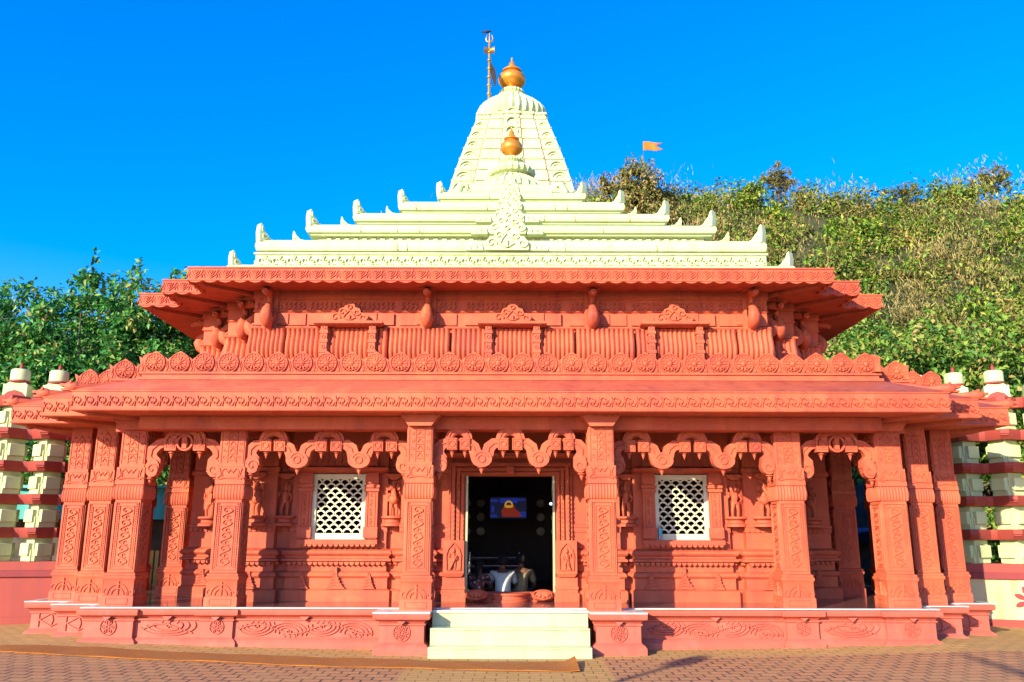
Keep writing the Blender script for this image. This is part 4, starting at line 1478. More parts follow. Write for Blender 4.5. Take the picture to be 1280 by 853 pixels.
# lowest course with scroll frieze
h1 = 4.74
mb = MB()
mb.sweep(square(h1), [(0.03, 5.76), (.03, 6.02), (0, 6.045), (-.05, 6.055), (-.32, 6.13)])
mb.sweep(square(h1 - .30), [(-.0, 6.02), (0, 6.11), (-.03, 6.12), (-.03, 6.325), (0, 6.34), (0, 6.37), (-.3, 6.38)], cap_top=True)
rt = part(mb, 'roof_tier', 'cream')
for a, b, N in (((-h1 + .36, 18.22 - h1 + .33), (h1 - .36, 18.22 - h1 + .33), (0, -1, 0)), ((-h1 + .33, 18.22 + h1 - .36), (-h1 + .33, 18.22 - h1 + .36), (-1, 0, 0)), ((h1 - .33, 18.22 - h1 + .36), (h1 - .33, 18.22 + h1 - .36), (1, 0, 0))):
    fz = MB()
    lay(fz, m_scroll, a, b, N, 6.12, .205, .25, .034, .035)
    part(fz, 'scroll_frieze', 'cream', rt)
horns(h1, 6.035, rt, .70, True)
zp = 6.36
for i, (h, zb, zt) in enumerate(TI):
    nh = TI[i + 1][0] if i + 1 < len(TI) else .86
    mb = MB()
    dz = zt - zb
    prof = [(-.17, zp - .05), (-.17, zb - .03), (-.06, zb - .025), (-.05, zb), (0, zb + .015), (.022, zb + dz * .35), (.018, zb + dz * .62), (-.02, zb + dz * .86), (-.07, zt - .005), (-.16, zt),
            (-.16, zt + .03), (-(h - nh) - .05, zt + .05 + (h - nh) * .06)]
    mb.sweep(square(h), prof, cap_top=True)
    t = part(mb, 'roof_tier', 'cream')
    dt = MB()
    n = int((2 * h - .6) / .16)
    for q in range(n):
        x = -h + .3 + (2 * h - .6) * (q + .5) / n
        dt.prism([(-.04, -.02), (.04, -.02), (.04, .015), (0, .03), (-.04, .015)], (x, 18.22 - h + .17, zb - .07), X_, Z_, (0, -1, 0), .03)
    part(dt, 'dentil_course', 'cream', t)
    rj = random.Random(i + 3)
    for q in range(4 if h > 2 else 2):
        x = rj.uniform(-h * .85, h * .85)
        js = MB()
        wj = rj.uniform(.008, .016)
        js.strip([(0, zb + .02), (rj.uniform(-.01, .01), zb + dz * .5), (rj.uniform(-.01, .01), zb + dz * .62)], [wj, wj * 1.6, wj], (x, 18.22 - h - .0245, 0), X_, Z_, Y_, .02)
        part(js, 'joint_stain', 'stain', t)
    horns(h, zt - .02, t, .80 - .045 * i, i < 3)
    zp = zt + .04 + (h - nh) * .06
# small upper block and ribbed dome of the hall roof
mb = MB()
mb.sweep(square(.86), [(-.02, 8.74), (-.02, 8.98), (.03, 9.0), (.06, 9.08), (.05, 9.16), (-.02, 9.22), (-.1, 9.24)], cap_top=True)
bl = part(mb, 'roof_block', 'cream')
for s in (-1, 1):
    m2 = MB()
    m2.tube([(s * 1.12, 17.30, 8.80), (s * 1.18, 17.28, 9.0), (s * 1.10, 17.28, 9.16), (s * .98, 17.28, 9.14), (s * .97, 17.28, 9.02)], [.10, .10, .09, .06, .03], 10)
    m2.box(s * 1.12 - .16, s * 1.12 + .16, 17.22, 17.6, 8.72, 8.95)
    part(m2, 'roof_scroll', 'cream', bl)
mb = MB()
yc = 18.22
mb.lathe(0, yc, [(.84, 9.20), (.82, 9.32), (.76, 9.42), (.62, 9.55), (.48, 9.64), (.40, 9.68), (.40, 9.74)], 40)
for k in range(28):
    a = 2 * PI * k / 28
    mb.tube([(.84 * math.cos(a), yc + .84 * math.sin(a), 9.24), (.80 * math.cos(a), yc + .80 * math.sin(a), 9.38), (.62 * math.cos(a), yc + .62 * math.sin(a), 9.56), (.42 * math.cos(a), yc + .42 * math.sin(a), 9.69)], [.035, .04, .03, .02], 5)
dome = part(mb, 'ribbed_dome', 'cream')
mb = MB()
mb.lathe(0, yc, [(.40, 9.72), (.50, 9.76), (.545, 9.83), (.53, 9.90), (.46, 9.96), (.34, 10.0), (.22, 10.04), (.20, 10.09), (.27, 10.14), (.25, 10.20), (.16, 10.23)], 72, ribs=24, amp=.045)
part(mb, 'ribbed_disc', 'cream', dome)
def finial(cx, cy, z, s, parent, sq=1.0):
    mb = MB()
    pr = [(.12, 0), (.17, .02), (.18, .05), (.13, .08), (.10, .11), (.14, .14), (.22, .19), (.275, .26), (.29, .34), (.27, .43), (.20, .50), (.14, .53), (.15, .555), (.20, .57), (.205, .59), (.15, .61),
          (.12, .65), (.085, .71), (.06, .76), (.07, .78), (.055, .80), (.03, .86), (.012, .92), (.022, .945), (.012, .97), (.002, .99)]
    mb.lathe(cx, cy, [(r * s, z + q * s * sq) for r, q in pr], 36)
    return part(mb, 'finial', 'gold', parent, 50)
finial(-.0, yc, 10.20, .90, dome, .98)
# scroll crests climbing the middle of the roof
for i, (h, z, w, hh) in enumerate(((4.41, 6.60, .74, .50), (3.73, 7.15, .66, .46), (3.02, 7.66, .58, .44), (2.27, 8.21, .50, .42), (1.56, 8.72, .44, .40), (.86, 9.20, .36, .40))):
    c = MB()
    y = 18.22 - h + .05
    crest(c, -.07 + .01 * i, y, z - .19, w, hh, .13)
    if i < 3:
        for s in (-1, 1):
            for q in range(3):
                x = -.07 + s * (w * .62 + q * .10)
                c.prism([(-.05, 0), (.05, 0), (.03, .12 - .025 * q), (0, .16 - .03 * q), (-.03, .12 - .025 * q)], (x, y, z - .19), X_, Z_, (0, -1, 0), .10)
    part(c, 'roof_crest', 'cream')

# the roof was drawn a little small; its real size is 3.6 % larger
for o in T.children:
    if o.name.split('.')[0] in ('roof_tier', 'roof_block', 'ribbed_dome', 'roof_crest'):
        o.scale = (1.036,) * 3
        o.location = OFF + Vector((0, 0, -.0576))

# ---- tower over the shrine
TY = 25.3
def tw(z):
    """half width of the tower at height z"""
    t = (z - 11.2) / (14.63 - 11.2)
    return 1.95 + (1.03 - 1.95) * (t ** 1.25)
mb = MB()
lv = [10.2 + .1 * i for i in range(45)]
def tplan(h):
    a, b, c = h * .86, h * .42, h * .40
    d = .045
    F = [(-h, -h), (-h * .62, -h), (-h * .62, -h - d), (-h * .22, -h - d), (-h * .22, -h - 2 * d), (h * .22, -h - 2 * d), (h * .22, -h - d), (h * .62, -h - d), (h * .62, -h), (h, -h)]
    out = []
    for k in range(4):
        c_, s_ = round(math.cos(k * PI / 2)), round(math.sin(k * PI / 2))
        out += [(x * c_ - y * s_, x * s_ + y * c_ + TY) for x, y in F[:-1]]
    return out
rings = []
for i, z in enumerate(lv):
    h = tw(z) if z > 11.2 else 1.95
    rings.append((tplan(h), z))
m = len(rings[0][0])
vv = [(x, y, z) for P_, z in rings for x, y in P_]
ff = [(i * m + k, i * m + (k + 1) % m, (i + 1) * m + (k + 1) % m, (i + 1) * m + k) for i in range(len(rings) - 1) for k in range(m)]
ff.append(tuple((len(rings) - 1) * m + k for k in range(m)))
mb.add(vv, ff)
mb.box(-2.6, 2.6, TY - 2.6, TY + 2.6, 3.9, 10.25)
tower = part(mb, 'tower', 'cream', T, 20)
joints = MB()
for i in range(9):
    z = 11.25 + .40 * i
    if z > 14.5: break
    bands = MB()
    h = tw(z)
    for fx in (-.81, -.42, 0, .42, .81):
        dd = .0 if abs(fx) > .7 else (.045 if abs(fx) > .1 else .09)
        wv = h * (.17 if abs(fx) > .7 else .19 if abs(fx) > .1 else .20)
        x = fx * h
        bands.box(x - wv, x + wv, TY - h - dd - .05, TY - h - dd + .16, z - .05, z + .03)
        if fx == 0:
            bands.ridge(circ(x, z + .19, wv * .7, 12), (0, TY - tw(z + .2) - dd, 0), X_, Z_, (0, -1, 0), .05, .05)
        if abs(fx) > .7:
            yy = TY - tw(z + .17) - dd
            bands.ridge(circ(x, z + .05, wv * .75, 10, 0, PI), (0, yy, 0), X_, Z_, (0, -1, 0), .04, .05)
            bands.ridge(circ(x, z + .05, wv * .4, 8, 0, PI), (0, yy, 0), X_, Z_, (0, -1, 0), .035, .05)
    for sx in (-1, 1):
        a_, b_ = sorted((sx * (h - .10), sx * (h + .03)))
        bands.box(a_, b_, TY - h * .98, TY - h * .64, z - .05, z + .03)
    part(bands, 'tower_band', 'cream', tower)
for fx, dd in ((-.62, .0), (-.22, .045), (.22, .045), (.62, .0)):
    pts = []
    for z in lv:
        if z < 11: continue
        h = tw(max(z, 11.2))
        pts.append((fx * h + (.012 if fx < 0 else -.012) * -1, TY - h - dd - .01, z))
    joints.tube(pts, .022, 5)
part(joints, 'joint_line', 'line', tower)
mb = MB()
h = 1.02
mb.sweep([(x, y) for x, y in tplan(h + .02)], [(0, 14.57), (.05, 14.59), (.05, 14.66), (-.1, 14.70)], cap_top=True)
mb.lathe(0, TY, [(.80, 14.62), (.88, 14.69), (.88, 14.74)], 40)
cap = part(mb, 'tower_cap', 'cream', tower)
mb = MB()
mb.lathe(0, TY, [(.92, 14.70), (1.08, 14.76), (1.15, 14.90), (1.15, 15.06), (1.08, 15.24), (.90, 15.42), (.70, 15.55), (.54, 15.62)], 128, ribs=32, amp=.035)
mb.lathe(0, TY, [(.54, 15.57), (.58, 15.66), (.48, 15.76), (.33, 15.84), (.40, 15.91), (.38, 15.98), (.2, 16.02)], 40, ribs=20, amp=.04)
ad = part(mb, 'ribbed_disc', 'cream', tower)
finial(.0, TY, 15.97, 1.60, tower, .82)
m2 = MB()
crest(m2, -.02, TY - 1.0, 14.5, .5, .60, .1)
part(m2, 'tower_crest', 'cream', tower)
# lower shoulder turrets beside the tower
for s in (-1, 1):
    m2 = MB()
    m2.lathe(s * 2.35, TY - .4, [(.45, 10.2), (.48, 10.9), (.40, 11.3), (.22, 11.55), (.05, 11.66)], 24, ribs=12, amp=.04)
    part(m2, 'shoulder_turret', 'cream', tower)

# ------------------------------------------------------------------ flagpole on the tower
fp = empty('flagpole', (-.74, TY - .62, 14.42))
tag(fp, 'thin brass flagpole with trident and drum top beside the highest golden finial', 'flagpole')
mb = MB()
mb.tube([(0, 0, -.1), (0, 0, 3.0)], [.045, .036], 10)
mb.build('pole', 'brass', fp)
for k in range(7):
    z = .8 + .30 * k
    MB().lathe(0, 0, [(.045, z), (.075, z + .015), (.075, z + .045), (.045, z + .06)], 12).build('ring', 'brass', fp)
d = MB()
for s in (-1, 1):
    d.tube([(s * .02, 0, 2.72), (s * .10, 0, 2.72), (s * .17, 0, 2.72)], [.05, .09, .13], 12)
d.build('hand_drum', 'brass', fp)
d = MB()
d.tube([(0, 0, 2.95), (0, 0, 3.35)], [.03, .01], 8)
for s in (-1, 1):
    d.tube([(0, 0, 3.02), (s * .09, 0, 3.04), (s * .11, 0, 3.14), (s * .075, 0, 3.28)], [.025, .025, .022, .008], 8)
d.build('trident', 'brass', fp)
def cloth_strip(pts, w, dirv, m, name, parent, th=.008):
    pass
d = MB()
d.strip([(0, 2.25), (.08, 2.0), (.14, 1.7), (.16, 1.4)], [.05, .18, .16, .03], (.03, -.01, 0), X_, Z_, Y_, .015)
d.build('pennant', 'blackcloth', fp)
d = MB()
d.ball((-.10, 0, 3.42), .10, .05, .05, 10, 7); d.ball((0.0, 0, 3.44), .035, .03, .035, 8, 6)
d.prism([(0, 0), (-.18, .02), (-.20, -.03), (-.05, -.06)], (-.10, -.01, 3.42), X_, Z_, Y_, .02)
bird = d.build('crow', 'blackcloth', None)
bird.location = (-.72, TY - .62, 14.42 - .02)
tag(bird, 'small dark bird perched on the tip of the tower flagpole', 'bird')

# ------------------------------------------------------------------ compound walls of stacked blocks
def compound_wall(origin, ang, L, rows, label, base_m, caps, flower=False, base_h=1.0):
    """built along local +x from the origin; its seen face is local -y"""
    w = empty('compound_wall', origin, ang)
    tag(w, label, 'wall')
    U_ = .68
    n = int(L / U_)
    b = MB()
    b.box(0, L, -.02, .40, -.2, base_h - .17)
    b.build('base', base_m, w)
    MB().box(-.01, L + .01, -.06, .42, -.2, .14).build('skirting', 'red_wall', w)
    MB().box(-.01, L + .01, -.07, .44, base_h - .17, base_h - .05).build('base_band', 'red_dark', w, bevel=.006)
    c = MB()
    c.box(0, L, -.03, .42, base_h - .05, base_h + .10)
    c.build('coping', 'red_wall', w)
    H = .60
    s0_ = b0_ = None
    for r in range(rows):
        z = base_h + .10 + H * r
        # row of cross-shaped blocks
        sh = (r % 2) * 0.0
        for i in range(n):
            x = U_ * (i + .5) + sh
            if b0_ is None:
                m2 = MB()
                m2.box(-0.172, 0.172, -0.172, 0.172, 0, .42)
                m2.box(-0.252, 0.252, -0.139, 0.139, .10, .325)
                m2.box(-0.139, 0.139, -0.252, 0.252, .101, .324)
                m2.box(-0.206, 0.206, -0.155, 0.155, .001, .20)
                m2.box(-0.155, 0.155, -0.206, 0.206, .002, .199)
                m2.xf(Matrix.Translation((0, .19, 0)) @ Matrix.Rotation(R(45), 4, 'Z'))
                b0_ = m2.build('block', 'cream', w, (x, 0, z), bevel=.008)
            else:
                inst(b0_, w, (x, 0, z))
        zz = z + .42
        # slab with faceted, toothed front
        m2 = MB()
        pl = [(0, .0)]
        for i in range(n):
            x = U_ * i
            pl += [(x + .05, -.0), (x + .27, -.27), (x + .41, -.27), (x + .63, -.0), (x + U_, .0)]
        pl2 = [(x, .38 - y * .0) for x, y in ((U_ * n, 0), (0, 0))]
        # sloped face: narrow at the bottom, wide at the top
        top = pl + [(U_ * n, .42), (0, .42)]
        bot = [(x, y * .75 + .05) for x, y in pl] + [(U_ * n, .36), (0, .36)]
        k_ = len(top)
        m2.add([(x, y, zz) for x, y in bot] + [(x, y, zz + .10) for x, y in top] + [(x, y, zz + .178) for x, y in top],
               [tuple(range(k_ - 1, -1, -1)), tuple(range(2 * k_, 3 * k_))] + [(q * k_ + i, q * k_ + (i + 1) % k_, (q + 1) * k_ + (i + 1) % k_, (q + 1) * k_ + i) for q in range(2) for i in range(k_)])
        for i in range(n):
            for t in range(2):
                x = U_ * i + .31 + .06 * t
                m2.prism([(-.05, 0), (.05, 0), (.025, -.035), (-.025, -.035)], (x, -.25, zz + .101), X_, Z_, Y_, .05)
        if s0_ is None:
            s0_ = m2.build('slab', 'red_wall', w)
            s0_.location = (0, 0, 0)
            z_first = zz
        else:
            inst(s0_, w, (0, 0, zz - z_first))
    zt = base_h + .10 + H * rows
    for i in range(n):
        if i not in caps: continue
        x = U_ * (i + .5)
        m2 = MB()
        m2.box(x - .21, x + .21, .0, .38, zt, zt + .24)
        m2.frustum(x, .19, zt + .24, zt + .30, .19, .15, .13, .11)
        m2.lathe(x, .19, [(.14, zt + .30), (.17, zt + .33), (.17, zt + .52), (.15, zt + .55)], 20)
        cp = m2.build('wall_cap', 'cream', w, bevel=.008)
        m3 = MB()
        m3.lathe(x, .19, [(.17, zt + .29), (.185, zt + .30), (.185, zt + .33), (.16, zt + .335)], 20)
        m3.lathe(x, .19, [(.03, zt + .54), (.05, zt + .56), (.03, zt + .60), (.035, zt + .63), (.012, zt + .67), (.002, zt + .70)], 10)
        m3.prism([(-.2, 0), (.2, 0), (.12, .09), (0, .13), (-.12, .09)], (x, -.012, zt + .0), X_, Z_, Y_, .03)
        m3.build('cap_ornament', 'red_wall', cp)
    if flower is not False:
        f = MB()
        for q in range(8):
            a = 2 * PI * q / 8 + PI / 8
            c_, s_ = math.cos(a), math.sin(a)
            pet = []
            for rr, hw in ((.06, .012), (.11, .035), (.17, .048), (.22, .038), (.26, .012)):
                pet.append((rr, hw))
            outl = [(rr * c_ - hw * s_, rr * s_ + hw * c_) for rr, hw in pet] + [(rr * c_ + hw * s_, rr * s_ - hw * c_) for rr, hw in reversed(pet)]
            f.prism(outl, (flower, -.020, .47), X_, Z_, (0, -1, 0), .004)
        f.prism(circ(0, 0, .045, 12)[:-1], (flower, -.020, .47), X_, Z_, (0, -1, 0), .004)
        f.build('painted_flower', 'flower', w)
    return w
# right-hand wall faces the court and a little to the left
compound_wall((7.55, 16.2, .04), R(-22), 6.5, 5, 'right compound wall of stacked cream blocks over a cream base with painted red flower', 'cream_wall', range(0, 12), 1.80, 1.0)
compound_wall((-13.0, 14.85, .04), R(12), 5.25, 5, 'left compound wall of stacked cream blocks on dark red slabs', 'red_wall', range(0, 12), False, 1.0)

# ------------------------------------------------------------------ things beyond the walls
sh = empty('shed', (-12.0, 18.9, 0))
tag(sh, 'teal sheet-metal shed glimpsed through the left gallery', 'shed')
m2 = MB()
n = 60
pts = [(-4 + 8.5 * i / n, .03 * math.sin(i * 1.9)) for i in range(n + 1)]
m2.add([(x, y, z) for x, y in pts for z in (1.95, 2.62)], [(2 * i, 2 * i + 2, 2 * i + 3, 2 * i + 1) for i in range(n)])
m2.add([(x, y + .06, z) for x, y in pts for z in (1.95, 2.62)], [(2 * i, 2 * i + 1, 2 * i + 3, 2 * i + 2) for i in range(n)])
m2.build('sheet_wall', 'teal', sh)
m2 = MB()
m2.box(-4.2, 4.6, -.15, 1.0, 2.62, 2.68)
m2.build('roof', 'teal', sh)
m2 = MB()
for x in (-3.9, -1.2, 1.6, 4.4):
    m2.box(x - .06, x + .06, .1, .22, 0, 2.61)
m2.box(-4, 4.4, .85, .95, 0, 2.61)  # dark back panel added to stand in for the shade inside the open shed
m2.build('frame', 'rock', sh)

yb_ = empty('slat_barrier', (-7.95, 17.9, -.15))
tag(yb_, 'yellow slatted barrier behind the left gallery columns', 'barrier')
m2 = MB()
for k in range(15):
    m2.box(-.7 + .11 * k, -.7 + .11 * k + .07, -.01, .01, .5, 1.45)
m2.build('slats', 'yellow', yb_)
m2 = MB()
for z in (.55, .95, 1.40):
    m2.box(-.75, .95, .011, .035, z, z + .05)
for x in (-.75, .92):
    m2.box(x - .03, x + .03, .036, .09, 0, 1.5)
m2.build('rail', 'red_dark', yb_)

def boulder(loc, r, label):
    m2 = MB()
    m2.ball((0, 0, 0), r[0], r[1], r[2], 18, 12)
    rr = random.Random(int(loc[0] * 100))
    ph = [rr.uniform(0, 6) for _ in range(6)]
    for i, (x, y, z) in enumerate(m2.v):
        s = 1 + .16 * math.sin(3.1 * x / r[0] + ph[0]) + .14 * math.sin(4.3 * y / r[1] + ph[1]) + .13 * math.sin(4 * z / r[2] + ph[2]) + rr.uniform(-.05, .05)
        m2.v[i] = (x * s, y * s, z * s)
    o = m2.build('boulder', 'rock', None, loc, smooth=25)
    tag(o, label, 'boulder', 'boulders behind the right gallery')
    return o
boulder((8.9, 21.2, .5), (1.2, .9, .9), 'low dark boulder behind the right gallery, under the blue tarpaulin')
boulder((9.7, 22.6, 1.1), (1.5, 1.2, 1.6), 'tall dark boulder behind the right gallery, nearest the hillside')
m2 = MB()
nx = 16
for j in range(9):
    for i in range(nx):
        u, v = i / (nx - 1), j / 8
        m2.v.append((-1.2 + 2.4 * u, -.7 + 1.4 * v, .15 * math.sin(5 * u + 2 * v) + .10 * math.sin(9 * v) - .28 * (2 * u - 1) ** 2))
for j in range(8):
    for i in range(nx - 1):
        m2.f.append((j * nx + i, j * nx + i + 1, (j + 1) * nx + i + 1, (j + 1) * nx + i))
tp = m2.build('tarpaulin', 'bluetarp', None, (8.7, 20.9, 1.62))
sm = tp.modifiers.new('thick', 'SOLIDIFY'); sm.thickness = .02
tag(tp, 'crumpled blue tarpaulin thrown over a dark boulder', 'tarpaulin')

# ------------------------------------------------------------------ coir mat
def mat_z(x): return gz(x) + .006
m2 = MB()
nx, ny = 90, 5
for side in (0, 1):
    for j in range(ny):
        for i in range(nx):
            u, v = i / (nx - 1), j / (ny - 1)
            x = -11.0 + 11.85 * u
            yc_ = 11.90 - .095 * (x + 7.2) + .02 * math.sin(3.1 * x)
            y = yc_ + (v - .5) * (.70 + .05 * math.sin(2.0 * x)) + .06 * (u > .99) * v
            lift = .05 * max(0, (u - .985) / .015) ** 2 * (.3 + v)
            z = mat_z(x) + .012 * side + lift + .006 * math.sin(7 * x + 3 * v) * math.sin(2 * x) * side
            m2.v.append((x, y, z))
N1 = nx * ny
for side in (0, 1):
    for j in range(ny - 1):
        for i in range(nx - 1):
            f = (j * nx + i, j * nx + i + 1, (j + 1) * nx + i + 1, (j + 1) * nx + i)
            m2.f.append(tuple(side * N1 + q for q in (f if side else f[::-1])))
ring_ = [i for i in range(nx)] + [j * nx + nx - 1 for j in range(1, ny)] + [(ny - 1) * nx + i for i in range(nx - 2, -1, -1)] + [j * nx for j in range(ny - 2, 0, -1)]
for a, b in zip(ring_, ring_[1:] + ring_[:1]):
    m2.f.append((a, b, b + N1, a + N1))
rug = m2.build('floor_mat', 'coir', None)
tag(rug, 'long orange-brown coir mat laid across the paved court', 'mat')

# ------------------------------------------------------------------ water bottle on the right window sill
bt = empty('water_bottle', (2.43, 13.96, WIN[2] - .028))
tag(bt, 'clear plastic water bottle with cyan label on the right window sill', 'bottle')
MB().lathe(0, 0, [(.030, 0), (.034, .01), (.034, .06), (.031, .07), (.034, .08), (.034, .17), (.026, .20), (.012, .225), (.012, .24)], 18).build('body', 'plastic', bt)
MB().lathe(0, 0, [(.0352, .085), (.0352, .165)], 18, caps=False).build('label_band', 'bottle_label', bt)
MB().lathe(0, 0, [(.015, .235), (.015, .26)], 14).build('cap', 'marble_edge', bt)

# ------------------------------------------------------------------ inside the hall: screen, railing, people
tv = empty('screen', (-.05, 18.4, 2.20))
tag(tv, 'lit screen with red and yellow picture high up inside the dark hall', 'screen')
MB().box(-.42, .42, 0, .05, -.25, .25).build('casing', 'blackcloth', tv)
MB().box(-.39, .39, -.006, -.001, -.22, .22).build('display', 'scr_dark', tv)
m2 = MB()
for x0, x1, z0, z1 in ((-.38, -.22, .12, .18), (-.38, -.24, -.20, -.14), (.22, .38, -.19, -.08), (.20, .36, .15, .19), (-.36, -.30, -.10, .05), (-.18, .20, .10, .20)):
    m2.box(x0, x1, -.010, -.007, z0, z1)
m2.build('display_bar', 'scr_blue', tv)
m2 = MB()
m2.prism([(-.16, -.19), (.24, -.19), (.22, -.10), (.12, -.02), (.10, .06), (-.05, .08), (-.12, .02), (-.18, -.06)], (.03, -.0105, 0), X_, Z_, (0, -1, 0), .003)
m2.build('picture_patch', 'scr_red', tv)
m2 = MB()
m2.strip([(.075 * math.cos(t) + .01, .085 * math.sin(t) + .05) for t in [PI * (-.15 + 1.3 * q / 12) for q in range(13)]], .035, (0, -.014, 0), X_, Z_, (0, -1, 0), .003)
m2.prism([(-.055, .0), (.075, .0), (.06, .05), (-.04, .055)], (0, -.0141, 0), X_, Z_, (0, -1, 0), .0035)
m2.build('picture_highlight', 'scr_yellow', tv)
MB().box(-.03, .03, .05, 2.0, -.02, .02).build('bracket', 'blackcloth', tv)
lp = empty('spot_lamp', (.86, 18.2, 2.28))
tag(lp, 'tiny white spot lamp glowing inside the hall, right of the screen', 'lamp')
MB().ball((0, 0, 0), .035, .035, .03, 10, 8).build('bulb', 'lamp', lp)
MB().tube([(0, .03, .02), (0, .10, .10), (0, .3, 1.02)], .012, 6).build('stem', 'blackcloth', lp)

FH = FT - .10
rl = empty('railing', (-.38, 16.6, FH))
tag(rl, 'stainless steel queue railing inside the doorway', 'railing')
m2 = MB()
for x in (-.40, .55):
    m2.tube([(x, 0, 0), (x, 0, .78)], .026, 12)
m2.tube([(-.62, .0, 0), (-.62, 0, .5)], .02, 10)
m2.build('post', 'steel', rl)
m2 = MB()
for z in (.42, .57, .72):
    m2.tube([(-.62, 0, z), (.55, 0, z)], .022, 10)
m2.build('rail', 'steel', rl)
for x in (-.40, .55):
    MB().ball((x, 0, .81), .034).build('knob', 'steel', rl)

def skinned(name, verts, edges, radii, m, parent, sub=2):
    me = bpy.data.meshes.new(name)
    me.from_pydata(verts, edges, [])
    o = bpy.data.objects.new(name, me); COL.objects.link(o)
    md_ = o.modifiers.new('skin', 'SKIN')
    md_.use_smooth_shade = True
    lay_ = me.skin_vertices[0].data
    for i, r in enumerate(radii):
        lay_[i].radius = (r, r) if not isinstance(r, tuple) else r
        lay_[i].use_root = (i == 0)
    s = o.modifiers.new('sub', 'SUBSURF'); s.levels = sub; s.render_levels = sub
    dg = bpy.context.evaluated_depsgraph_get()
    me2 = bpy.data.meshes.new_from_object(o.evaluated_get(dg))
    me2.materials.clear(); me2.materials.append(M[m])
    me2.polygons.foreach_set('use_smooth', [True] * len(me2.polygons))
    bpy.data.objects.remove(o)
    ob = bpy.data.objects.new(name, me2); COL.objects.link(ob)
    ob.parent = parent
    return ob

def fingers(mb, w, d, side):
    """five curled fingers from the wrist point w, pointing along d"""
    w = Vector(w); d = Vector(d).normalized()
    s = d.cross(Z_).normalized()
    mb.ball(w + d * .045, .036, .042, .022, 8, 6)
    for k, L in enumerate((.062, .072, .068, .055)):
        a = w + d * .075 + s * (.028 - .019 * k)
        mb.tube([a, a + d * L * .5 + Z_ * -.006, a + d * L * .8 + Z_ * -.026], [.0095, .009, .007], 6)
    a = w + d * .03 + s * side * .034
    mb.tube([a, a + d * .03 + s * side * .022, a + d * .058 + s * side * .012 - Z_ * .01], [.011, .010, .008], 6)

def sitter(x, y, z, rz, label, shirt, hair='short', lean=.0, sc=1.0, headturn=0):
    """person sitting cross-legged on the floor, facing local +y (into the hall)"""
    p = empty('person', (x, y, z), rz)
    p.scale = (sc,) * 3
    tag(p, label, 'person')
    V_ = [(0, 0, .12), (0, .01, .26), (0, lean * .35 + .0, .42), (0, lean * .7, .56), (0, lean, .63), (0, lean + .015, .70), (0, lean + .02, .78), (0, lean + .03, .86),
          (-.19, lean - .0, .57), (-.27, lean + .06, .34), (-.20, lean + .26, .24), (.19, lean, .57), (.27, lean + .06, .34), (.20, lean + .26, .24),
          (-.12, .05, .10), (-.34, .30, .12), (-.02, .42, .07), (.10, .46, .06), (.12, .05, .10), (.34, .30, .12), (.02, .36, .07), (-.10, .38, .06)]
    E_ = [(0, 1), (1, 2), (2, 3), (3, 4), (4, 5), (5, 6), (6, 7), (3, 8), (8, 9), (9, 10), (3, 11), (11, 12), (12, 13), (0, 14), (14, 15), (15, 16), (16, 17), (0, 18), (18, 19), (19, 20), (20, 21)]
    Rr = [.15, .14, .145, .13, .06, .055, .088, .075, .065, .045, .034, .065, .045, .034, .10, .07, .05, .035, .10, .07, .05, .035]
    body = skinned('body', V_, E_, Rr, 'skin', p)
    sh_v = V_[:4] + [V_[8], tuple(a + (b - a) * .9 for a, b in zip(V_[8], V_[9])), V_[11], tuple(a + (b - a) * .9 for a, b in zip(V_[11], V_[12])), (0, lean * .9, .61)]
    sh_e = [(0, 1), (1, 2), (2, 3), (3, 4), (4, 5), (3, 6), (6, 7), (3, 8)]
    shr = [.185, .168, .17, .155, .085, .070, .085, .070, .075]
    skinned('shirt', sh_v, sh_e, shr, shirt, p)
    tr_v = [(0, 0, .11), V_[14], V_[15], tuple(a + (b - a) * .85 for a, b in zip(V_[15], V_[16])), V_[18], V_[19], tuple(a + (b - a) * .85 for a, b in zip(V_[19], V_[20]))]
    skinned('trousers' if shirt != 'sari' else 'skirt', tr_v, [(0, 1), (1, 2), (2, 3), (0, 4), (4, 5), (5, 6)], [.165, .12, .088, .07, .12, .088, .07], 'trousers' if shirt != 'sari' else 'sari', p)
    h = MB()
    hc = (0, lean + .02, .80)
    h.ball((0, hc[1] - .022, .828), .104, .112, .112, 16, 10)
    if hair == 'long':
        h.tube([(0, hc[1] - .09, .85), (0, hc[1] - .115, .72), (0, lean - .17, .52)], [.06, .055, .025], 8)
        h.ball((0, hc[1] - .10, .76), .055, .05, .055, 10, 7)
    h.build('hair', 'hair', p)
    f = MB()
    f.ball((0, hc[1] + .098, .79), .014, .022, .022, 8, 6)            # nose
    for s in (-1, 1):
        f.ball((s * .094, hc[1] + .0, .795), .012, .022, .032, 8, 6)   # ears
        f.ball((s * .034, hc[1] + .084, .815), .014, .010, .009, 8, 6)
    f.ball((0, hc[1] + .088, .752), .026, .010, .009, 8, 6)
    fingers(f, V_[10], (.25, 1, -.15), 1)
    fingers(f, V_[13], (-.25, 1, -.15), -1)
    f.build('face_and_hands', 'skin', p)
    return p
sitter(-.12, 14.92, FH, R(4), 'person in a pale blue shirt seated in the doorway, seen from behind', 'shirt_blue', 'short', .24, .87)
sitter(.17, 15.35, FH, R(-8), 'person in a rumpled tan shirt seated just right of the pale blue shirt', 'shirt_tan', 'short', .16, .89)
sitter(-.58, 14.98, FH, R(-15), 'person in a dark red and cream patterned sari at the left of the doorway', 'sari', 'long', .18, .78)
